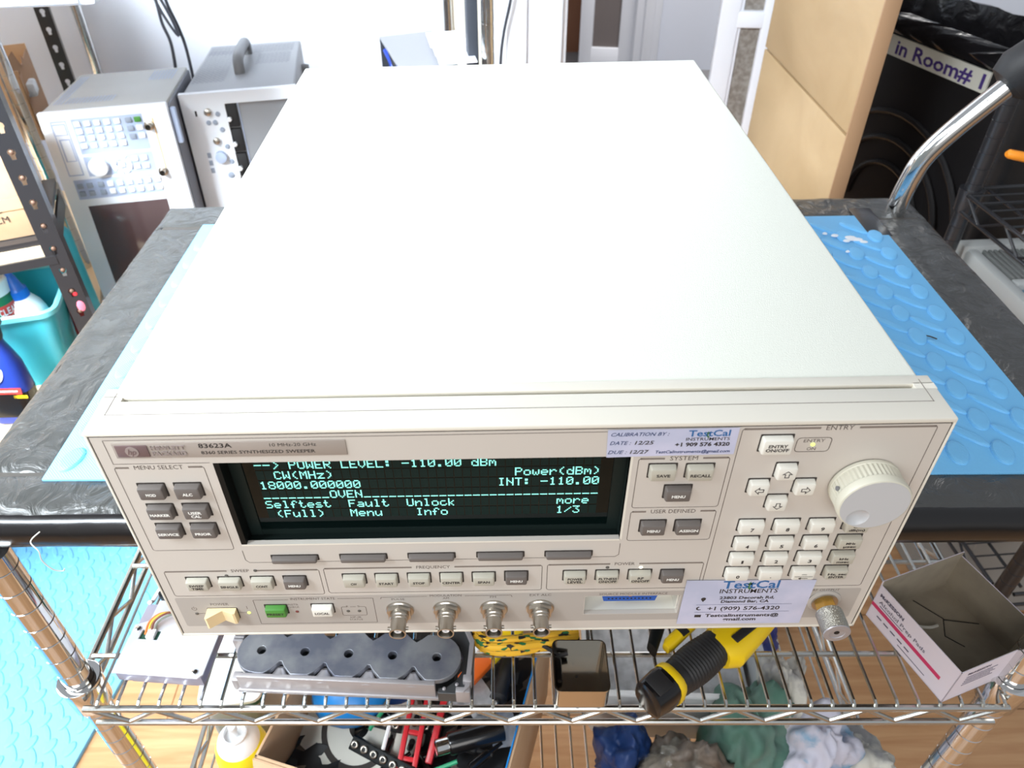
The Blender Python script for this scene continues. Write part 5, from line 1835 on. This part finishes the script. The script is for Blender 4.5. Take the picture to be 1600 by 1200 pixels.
b.box(AW, AW + 0.010, 0.012, 0.026, AH - 0.075, AH - 0.012, 'an_keypad', bev=0.003)
b.build('side_panel', an)
b = MB('an_face')
b.box(0, AW, 0, 0.014, 0, AH, bev=0.003)
face = b.build('front_face', an)
AF = lambda x, z: Matrix.Translation((x, 0, AH - z * 0.77)) @ FP   # x from left, z down from the top
def afill(bb, x0, x1, z0, z1, m, lift=0.0004, bev=0):
    bb.box(x0, x1, -lift, 0.001, AH - z1 * 0.77, AH - z0 * 0.77, m, bev=bev)
b = MB('an_keypad')
afill(b, 0.052, 0.170, 0.018, 0.098, 'an_keypad'); afill(b, 0.052, 0.170, 0.104, 0.150, 'an_keypad'); afill(b, 0.022, 0.170, 0.156, 0.203, 'an_keypad')
afill(b, 0.018, 0.044, 0.020, 0.146, 'an_keypad', 0.0002); afill(b, 0.020, 0.042, 0.023, 0.143, 'an_face', 0.0004)
afill(b, 0.0175, 0.041, 0.026, 0.052, 'an_keypad', 0.0006); afill(b, 0.0205, 0.039, 0.029, 0.050, 'an_face', 0.0010)
afill(b, 0.0225, 0.041, 0.060, 0.112, 'an_keypad', 0.0006); afill(b, 0.0255, 0.039, 0.063, 0.110, 'an_face', 0.0010)
afill(b, 0.185, 0.187, 0.03, 0.155, 'orange_line', 0.0006)
b.build('keypad_panel', face)
for (x0, nx, z0, nz, px_, pz) in ((0.061, 5, 0.029, 4, 0.0165, 0.0165), (0.146, 2, 0.029, 3, 0.0155, 0.0185), (0.138, 2, 0.117, 2, 0.0160, 0.0185)):
    for i in range(nx):
        for j in range(nz):
            k_ = MB('an_key')
            x, z = x0 + i * px_, z0 + j * pz
            mm = 'key_green' if (nx == 2 and nz == 3 and i == 1 and j == 0) else ('an_key_dark' if (nx == 2 and nz == 3 and i == 0) else 'an_key')
            k_.box(x - 0.0055, x + 0.0055, -0.004, 0.0, AH - z * 0.77 - 0.0045, AH - z * 0.77 + 0.0045, mm, bev=0.0012)
            k_.build('key', face)
for i in range(9):
    for j in range(2):
        x = 0.031 + i * 0.0165 + (0.003 if i > 1 else 0)
        k_ = MB('an_key')
        k_.box(x - 0.0052, x + 0.0052, -0.004, 0, AH - (0.131 + 0.0145 * j) - 0.0048, AH - (0.131 + 0.0145 * j) + 0.0048, 'an_key_dark' if i < 3 else 'an_key', bev=0.0012)
        k_.build('key', face)
k_ = MB('an_key')
k_.lathe([(0.0160, 0), (0.0165, 0.010), (0.0155, 0.0125), (0.0145, 0.013)], T=AF(0.074, 0.127), n=32)
k_.build('dial', face)
for i in range(8):
    a0, a1 = R(45 * i + 4), R(45 * i + 41)
    k_ = MB('an_key')
    lp = [(0.0175 * math.cos(a0 + (a1 - a0) * t / 4), 0.0175 * math.sin(a0 + (a1 - a0) * t / 4)) for t in range(5)] + [(0.009 * math.cos(a1 - (a1 - a0) * t / 4), 0.009 * math.sin(a1 - (a1 - a0) * t / 4)) for t in range(5)]
    k_.prism(lp, 0, 0.0035, T=AF(0.113, 0.127))
    k_.build('arrow_key', face)
k_ = MB('an_key')
k_.box(0.1075, 0.1185, -0.004, 0, AH - 0.1033, AH - 0.0923, bev=0.001)
k_.build('key', face)
for z in (0.045, 0.152):
    k_ = MB('nickel')
    k_.lathe([(0.0085, 0), (0.0085, 0.003), (0.0055, 0.004), (0.0055, 0.016), (0.0045, 0.016), (0.0040, 0.006)], T=AF(0.178 if z < 0.1 else 0.180, z), n=20)
    k_.lathe([(0.004, 0.006), (0.0038, 0.0062)], 'hole', T=AF(0.178 if z < 0.1 else 0.180, z), n=12)
    k_.build('socket', face)
k_ = MB('an_screen')
k_.box(0.032, 0.172, -0.0006, 0.004, AH - 0.345, AH - 0.170, bev=0.0003)
k_.build('screen', face)

# oscilloscope mainframe
SW, SHH, SD = 0.2135, 0.43, 0.47
sc = corner_root('oscilloscope_mainframe', 'light grey instrument mainframe with top handle and open module bay, left behind the big instrument', 'electronic instrument', (-0.591, 1.150, -0.042), SHH, (R(-4.5), 0, R(10)))
b = MB('scope_case')
b.box(0.002, SW - 0.002, 0.014, SD, 0, SHH - 0.002, bev=0.006, seg=3)
for (x0, x1, y0, y1) in ((0.012, 0.075, 0.10, 0.40), (0.012, 0.20, 0.36, 0.44), (0.125, 0.195, 0.24, 0.35)):
    i = 0
    y = y0
    while y < y1:
        x = x0 + (0.004 if i % 2 else 0)
        while x < x1:
            if not (0.075 < x < 0.125 and y < 0.36):
                b.add([(x + 0.0030 * math.cos(R(t)), y + 0.0030 * math.sin(R(t)), SHH - 0.0017) for t in range(0, 360, 60)], [(0, 1, 2, 3, 4, 5)], 'scope_hole')
            x += 0.009
        y += 0.0085
        i += 1
b.build('case', sc)
b = MB('handle_grey')
b.tube(bez([(0.098, 0.16, SHH - 0.004), (0.098, 0.165, SHH + 0.018), (0.098, 0.19, SHH + 0.026), (0.098, 0.26, SHH + 0.028), (0.098, 0.325, SHH + 0.026), (0.098, 0.345, SHH + 0.018), (0.098, 0.35, SHH - 0.004)], 4), 0.011, n=12)
b.build('carry_handle', sc)
# front frame with bay opening
b = MB('an_face')
b.curve([[(0, 0), (SW, 0), (SW, SHH), (0, SHH)], [(0.078, 0.03), (SW - 0.012, 0.03), (SW - 0.012, SHH - 0.020), (0.078, SHH - 0.020)]], -0.016, 0, T=FP, bev=0.001)
fr_ = b.build('front_frame', sc)
b = MB('an_keypad')
b.box(0.076, SW - 0.010, 0.060, 0.064, 0.028, SHH - 0.018, 'an_face')
b.box(0.072, 0.0765, 0.002, 0.064, 0.028, SHH - 0.018, 'bay_dark')
b.box(SW - 0.012, SW - 0.010, 0.002, 0.064, 0.028, SHH - 0.018, 'an_keypad')
b.box(0.100, 0.1025, 0.012, 0.060, 0.03, SHH - 0.022, 'an_keypad')
b.box(0.1025, SW - 0.012, 0.040, 0.060, SHH - 0.36, SHH - 0.020, 'an_face')
b.box(0.1025, SW - 0.012, 0.020, 0.060, SHH - 0.125, SHH - 0.121, 'an_keypad')
b.build('module_bay', sc)
for (x, z, r) in ((0.150, 0.062, 0.008), (0.170, 0.062, 0.008), (0.158, 0.100, 0.007), (0.130, 0.095, 0.006), (0.180, 0.100, 0.006)):
    k_ = MB('an_key_dark')
    k_.lathe([(r, -0.041), (r, -0.026), (r * 0.8, -0.025)], 'an_key_dark', T=Matrix.Translation((x, 0, SHH - z * 0.8)) @ FP, n=16)
    k_.build('module_knob', sc)
for i in range(3):
    k_ = MB('bay_dark')
    k_.box(0.078, 0.098, 0.004, 0.055, SHH - 0.066 - 0.048 * i, SHH - 0.022 - 0.048 * i, 'black_matte', bev=0.001)
    k_.build('module_latch', sc)
    k_ = MB('an_key')
    k_.lathe([(0.0042, -0.001), (0.0042, 0.006), (0.003, 0.0068)], 'an_key', T=Matrix.Translation((0.082, 0.003, SHH - 0.050 - 0.048 * i)) @ FP, n=12)
    k_.build('latch_knob', sc)
for (x, z, m_, r, hgt) in ((0.046, 0.044, 'nickel', 0.0065, 0.008), (0.050, 0.118, 'nickel', 0.0060, 0.008), (0.052, 0.160, 'an_keypad', 0.0105, 0.012), (0.063, 0.052, 'an_key_dark', 0.0045, 0.002), (0.043, 0.072, 'an_key_dark', 0.0045, 0.002), (0.055, 0.072, 'an_key_dark', 0.0045, 0.002), (0.065, 0.092, 'an_key_dark', 0.0045, 0.002), (0.067, 0.136, 'an_key_dark', 0.0045, 0.002), (0.069, 0.176, 'an_key_dark', 0.0045, 0.002), (0.062, 0.212, 'an_key_dark', 0.006, 0.002)):
    k_ = MB(m_)
    k_.lathe([(r, 0), (r, hgt), (r * 0.75, hgt + 0.001)], m_, T=Matrix.Translation((x, 0, SHH - z * 0.74)) @ FP, n=18)
    k_.build('front_knob' if hgt > 0.005 else 'front_key', fr_)
for z in (0.115, 0.130, 0.145):
    k_ = MB('an_key_dark')
    k_.box(0.026, 0.033, -0.0015, 0, SHH - z - 0.005, SHH - z + 0.005, bev=0.0006)
    k_.build('front_key', fr_)
k_ = MB('hole')
k_.box(0.022, 0.0255, -0.0004, 0.001, SHH - 0.040, SHH - 0.030)
k_.build('lock_slot', fr_)
k_ = MB('handle_grey')
k_.cyl((SW - 0.004, 0.36, SHH - 0.05), (SW + 0.014, 0.36, SHH - 0.05), 0.018, 0.014, n=18)
k_.build('side_foot', sc)

# open computer case / panel with cables
pc = thing('computer_case', 'silver metal computer case with open side showing cables, on the shelving behind', 'computer case', (-0.230, 1.39, -0.455), (0, 0, R(4)))
b = MB('alu_case')
PT = 0.43
b.add([(-0.012, 0.06, PT), (0.10, 0.09, PT + 0.0), (0.17, -0.20, PT - 0.02), (0.055, -0.21, PT - 0.02)] + [(-0.012, 0.06, PT - 0.004), (0.10, 0.09, PT - 0.004), (0.17, -0.20, PT - 0.024), (0.055, -0.21, PT - 0.024)],
      [(0, 1, 2, 3), (7, 6, 5, 4), (0, 4, 5, 1), (1, 5, 6, 2), (2, 6, 7, 3), (3, 7, 4, 0)], 'alu_case')
b.add([(0.10, 0.09, PT), (0.17, -0.20, PT - 0.02), (0.17, -0.20, 0), (0.10, 0.09, 0)], [(0, 1, 2, 3)], 'alu_case')
b.add([(-0.012, 0.06, PT), (0.10, 0.09, PT), (0.10, 0.09, 0), (-0.012, 0.06, 0)], [(0, 1, 2, 3)], 'slate')
b.add([(-0.012, 0.06, 0), (0.10, 0.09, 0), (0.17, -0.20, 0), (0.055, -0.21, 0)], [(0, 1, 2, 3)], 'slate')
b.build('case', pc)
b = MB('cable')
for k_ in range(4):
    b.tube(bez([(0.0 + 0.012 * k_, 0.03 - 0.02 * k_, PT - 0.02), (0.015 + 0.01 * k_, -0.01 - 0.02 * k_, PT - 0.05 - 0.01 * k_), (0.01 + 0.015 * k_, 0.0 - 0.035 * k_, PT - 0.12), (0.04, -0.02 - 0.03 * k_, PT - 0.2)], 5), 0.006, 'black_matte' if k_ % 2 else 'deep_blue', n=8)
b.build('cable_bundle', pc)
# white sheets added for the pale gradient on the case top
for i, (dx, dy, dz) in enumerate(((0.0, 0.0, 0.002), (0.012, -0.045, 0.004), (0.022, -0.09, 0.006))):
    b = MB('trim_white')
    b.box(0, 0.075, 0, 0.085, 0, 0.0015)
    o = b.build('pale_sheet')
    o.location = (-0.130 + dx, 1.35 + dy, -0.0245 + dz - 0.006 * i); o.rotation_euler = (R(4), 0, R(10))
    tag(o, ('added white sheet for the pale gradient of the silver case top, the rearmost of three', 'added white sheet for the pale gradient of the silver case top, between two others', 'added white sheet for the pale gradient of the silver case top, the front one of three')[i], 'paper', 'added pale sheets on the silver case')

# device on a higher shelf, top left corner
b = MB('an_face')
b.box(-0.40, 0, 0, 0.26, 0, 0.14, bev=0.006)
b.box(-0.395, -0.02, -0.004, 0.003, 0.004, 0.13, 'an_key', bev=0.002)
td = b.build('white_device'); td.location = (-0.511, 0.780, 0.196); td.rotation_euler = (0, 0, R(6))
tag(td, 'white device on a higher shelf, only its lower edge seen at the top left corner', 'electronic instrument')

# hanging cables
b = MB('cable')
b.tube(bez([(-0.702, 1.43, 0.12), (-0.697, 1.43, 0.056), (-0.697, 1.43, 0.0166), (-0.690, 1.43, -0.02), (-0.695, 1.435, -0.066), (-0.704, 1.44, -0.12), (-0.705, 1.44, -0.26)], 6), 0.0035, n=8)
b.tube(bez([(-0.712, 1.43, 0.12), (-0.690, 1.425, 0.04), (-0.668, 1.425, -0.008), (-0.674, 1.425, 0.03), (-0.700, 1.43, 0.10)], 6), 0.003, n=8)
b.tube(bez([(-0.682, 1.44, 0.12), (-0.680, 1.44, 0.056), (-0.668, 1.44, 0.0), (-0.664, 1.44, -0.05), (-0.668, 1.44, -0.16), (-0.67, 1.44, -0.30)], 6), 0.0035, n=8)
tag(b.build('hanging_cables'), 'black cables hanging down the wall between the two grey instruments', 'cable')
b = MB('cable')
b.box(-0.03, 0.01, 0, 0.03, 0, 0.05, 'slate', bev=0.004)
o = b.build('power_adapter'); o.location = (-0.665, 1.435, -0.16)
tag(o, 'small dark adapter hanging between the two grey instruments', 'adapter')
b = MB('cable')
b.tube(bez([(0.062, 1.80, 0.20), (0.052, 1.80, 0.02), (0.045, 1.80, -0.04), (0.027, 1.80, -0.12), (0.018, 1.80, -0.22), (0.016, 1.80, -0.5)], 6), 0.004, n=8)
tag(b.build('hanging_cable'), 'single thin black cable hanging in front of the cream trim', 'cable')

# ================================================================== RIGHT SIDE
wp = thing('wooden_boards', 'light maple wooden panel of two boards standing upright behind the cart', 'wooden panel', (0.5600, 0.90, -0.87), (0, 0, R(-1)))
b = MB('maple')
b.box(-0.004, 0.006, 0.004, 0.48, 0.0, 0.8225, bev=0.001)
tag(b.build('lower_board', wp), 'lower maple board')
b = MB('maple')
b.box(-0.004, 0.006, 0.004, 0.48, 0.8270, 1.15, bev=0.001)
tag(b.build('upper_board', wp), 'upper maple board')
b = MB('maple_edge')
b.box(-0.0045, 0.0200, 0.0, 0.004, 0, 1.15, 'maple_edge', bev=0.001)
b.box(0.006, 0.0200, 0.004, 0.48, 0, 1.15, 'groove')
b.build('edge_band', wp)

# black trash bin with liner and label
tbn = thing('trash_bin', 'slim black plastic bin with black liner and hand-lettered tape label, behind the cart', 'trash bin', (0.813, 0.999, -0.87), (0, 0, R(-74.7)))
b = MB('bin_black')
def rz(g_, z, r=0.03):
    p = [Vector((x - 0.19, y + 0.09, z)) for x, y in rrect(0, 0, 0.54 + g_, 0.18 + g_, r, 5)]
    q = []
    for i in range(len(p)):
        a_, c_ = p[i], p[(i + 1) % len(p)]
        k_ = max(1, int((c_ - a_).length / 0.02))
        q += [a_.lerp(c_, t_ / k_) for t_ in range(k_)]
    while len(q) > 76: q.pop()
    while len(q) < 76: q.append(q[-1].lerp(q[0], 0.5))
    return q
b.loft([rz(-0.10, 0), rz(-0.005, 0.84), rz(-0.005, 0.893), rz(0.012, 0.895), rz(0.012, 0.917), rz(-0.010, 0.918), rz(-0.02, 0.88), rz(-0.11, 0.01)])
o = b.build('bin_body', tbn)
b = MB('bin_black')
for r in (0.10, 0.15, 0.20):
    b.tube([Vector((-0.16 + r * math.cos(R(t)), 0.0445 - 0.0475 * (0.56 + r * math.sin(R(t))) / 0.84 + 0.004, 0.56 + r * math.sin(R(t)))) for t in range(0, 181, 10)], 0.006, n=8)
b.build('raised_arcs', o)
b = MB('label_tape')
b.box(-0.30, 0.0, -0.0020, 0.0015, 0.852, 0.887, 'label_tape')
b.text('in Room# 1', Matrix.Translation((-0.115, -0.0023, 0.8695)) @ FP, 0.023, 0.215, 'marker', 0.025)
tag(b.build('tape_label', tbn), 'cream tape with purple marker lettering')
b = MB('bag_black')
rings = []
for g_, z in ((0.014, 0.892), (0.024, 0.905), (0.018, 0.922), (-0.006, 0.927), (-0.03, 0.86), (-0.07, 0.66)):
    rg = []
    for v in rz(g_, z, 0.05):
        k2 = noise.noise(Vector((v.x * 22, v.y * 22, z * 3)))
        rg.append(v + Vector(((v.x + 0.19) * 0.03 * k2, (v.y - 0.09) * 0.14 * k2, 0.006 * k2)))
    rings.append(rg)
b.loft(rings, cap=False)
for i in range(0):
    pass
o = b.build('bin_liner', tbn, sharp=60)
# wall at the far upper right
b = MB('wall')
b.box(1.02, 2.9, 1.75, 1.85, -0.87, 1.4)
struct(b.build('wall_right'))

# black wire shelving at the right
br = thing('black_wire_shelving', 'black wire shelving unit at the right picture edge, beside the trash bin', 'shelving', (0.772, 0.872, -0.87), (0, 0, R(-86)))
for (x, y) in ((0, 0), (0.42, 0), (0, 0.36), (0.42, 0.36)):
    b = MB('black_metal')
    prof = []
    z = 0.02
    while z < 1.3:
        prof += [(0.0127, z), (0.0127, z + 0.0236), (0.0119, z + 0.0241), (0.0119, z + 0.0249)]
        z += 0.0254
    b.lathe(prof, T=Matrix.Translation((x, y, 0)), n=20)
    b.build('post', br)
for zz in (0.738, 0.25):
    b = MB('black_metal')
    for (p, q) in (((0.01, -0.012), (0.41, -0.012)), ((0.01, 0.372), (0.41, 0.372)), ((-0.012, 0.01), (-0.012, 0.35)), ((0.432, 0.01), (0.432, 0.35))):
        b.cyl((p[0], p[1], zz), (q[0], q[1], zz), 0.0034, n=8)
        b.cyl((p[0], p[1], zz - 0.030), (q[0], q[1], zz - 0.030), 0.0031, n=8)
    for k_ in range(8): b.cyl((0.01 + 0.05 * k_, -0.012, zz - 0.030 * (k_ % 2)), (0.06 + 0.05 * k_, -0.012, zz - 0.030 * ((k_ + 1) % 2)), 0.0025, n=6)
    for k_ in range(15): b.cyl((0.02 + 0.026 * k_, -0.012, zz + 0.003), (0.02 + 0.026 * k_, 0.372, zz + 0.003), 0.0017, n=6)
    for y in (0.03, 0.14, 0.25, 0.35): b.cyl((0, y, zz), (0.42, y, zz), 0.0028, n=6)
    b.lathe([(0.0165, -0.034), (0.0190, 0.0), (0.0190, 0.004), (0.0140, 0.004)], T=Matrix.Translation((0, 0, zz + 0.002)), n=20)
    b.build('wire_shelf', br)
hw = thing('hand_tool', 'hand tool with a rounded orange grip end, resting on the black wire shelf', 'tool', (0.7545, 0.805, -0.0390), (0, 0, 0))
b = MB('orange')
b.tube([(0, 0, 0), (0.004, 0, 0), (0.020, -0.002, -0.003), (0.09, -0.01, -0.018)], [0.004, 0.0068, 0.0072, 0.006], n=14)
b.build('rounded_grip', hw)
b = MB('black_metal')
b.tube([(0.085, -0.009, -0.017), (0.155, -0.02, -0.085)], [0.004, 0.004], n=10)
b.build('shank', hw)

mc = thing('bench_machine', 'white and grey machine with ribbed surface and blue panel, below the black wire shelf', 'machine', (0.788, 0.905, -0.87), (0, 0, R(-88)))
MZ = 0.62
b = MB('machine_grey')
b.box(0.0, 0.34, 0.03, 0.34, 0.0, MZ - 0.02, 'machine_grey', bev=0.006)
b.box(0.0, 0.34, 0.026, 0.046, MZ - 0.04, MZ + 0.004, 'machine_white' if 'machine_white' in M else mat('machine_white', (186, 188, 186), 0.5) and 'machine_white', bev=0.005)
b.box(-0.005, 0.022, 0.02, 0.35, MZ - 0.04, MZ + 0.010, 'machine_white', bev=0.006)
b.box(0.115, 0.135, 0.05, 0.34, MZ - 0.02, MZ + 0.002, 'machine_white', bev=0.004)
b.build('machine_body', mc)
b = MB('machine_blue')
b.box(0.135, 0.33, 0.052, 0.34, MZ - 0.025, MZ - 0.008, 'machine_blue', bev=0.002)
b.build('blue_panel', mc)
b = MB('machine_rib')
for i in range(30):
    b.box(0.022, 0.115, 0.054 + 0.0095 * i, 0.054 + 0.0095 * i + 0.0050, MZ - 0.02, MZ + 0.002, 'machine_rib', bev=0.001)
b.box(0.022, 0.115, 0.052, 0.34, MZ - 0.022, MZ - 0.004, 'machine_grey')
b.build('ribbed_cover', mc)
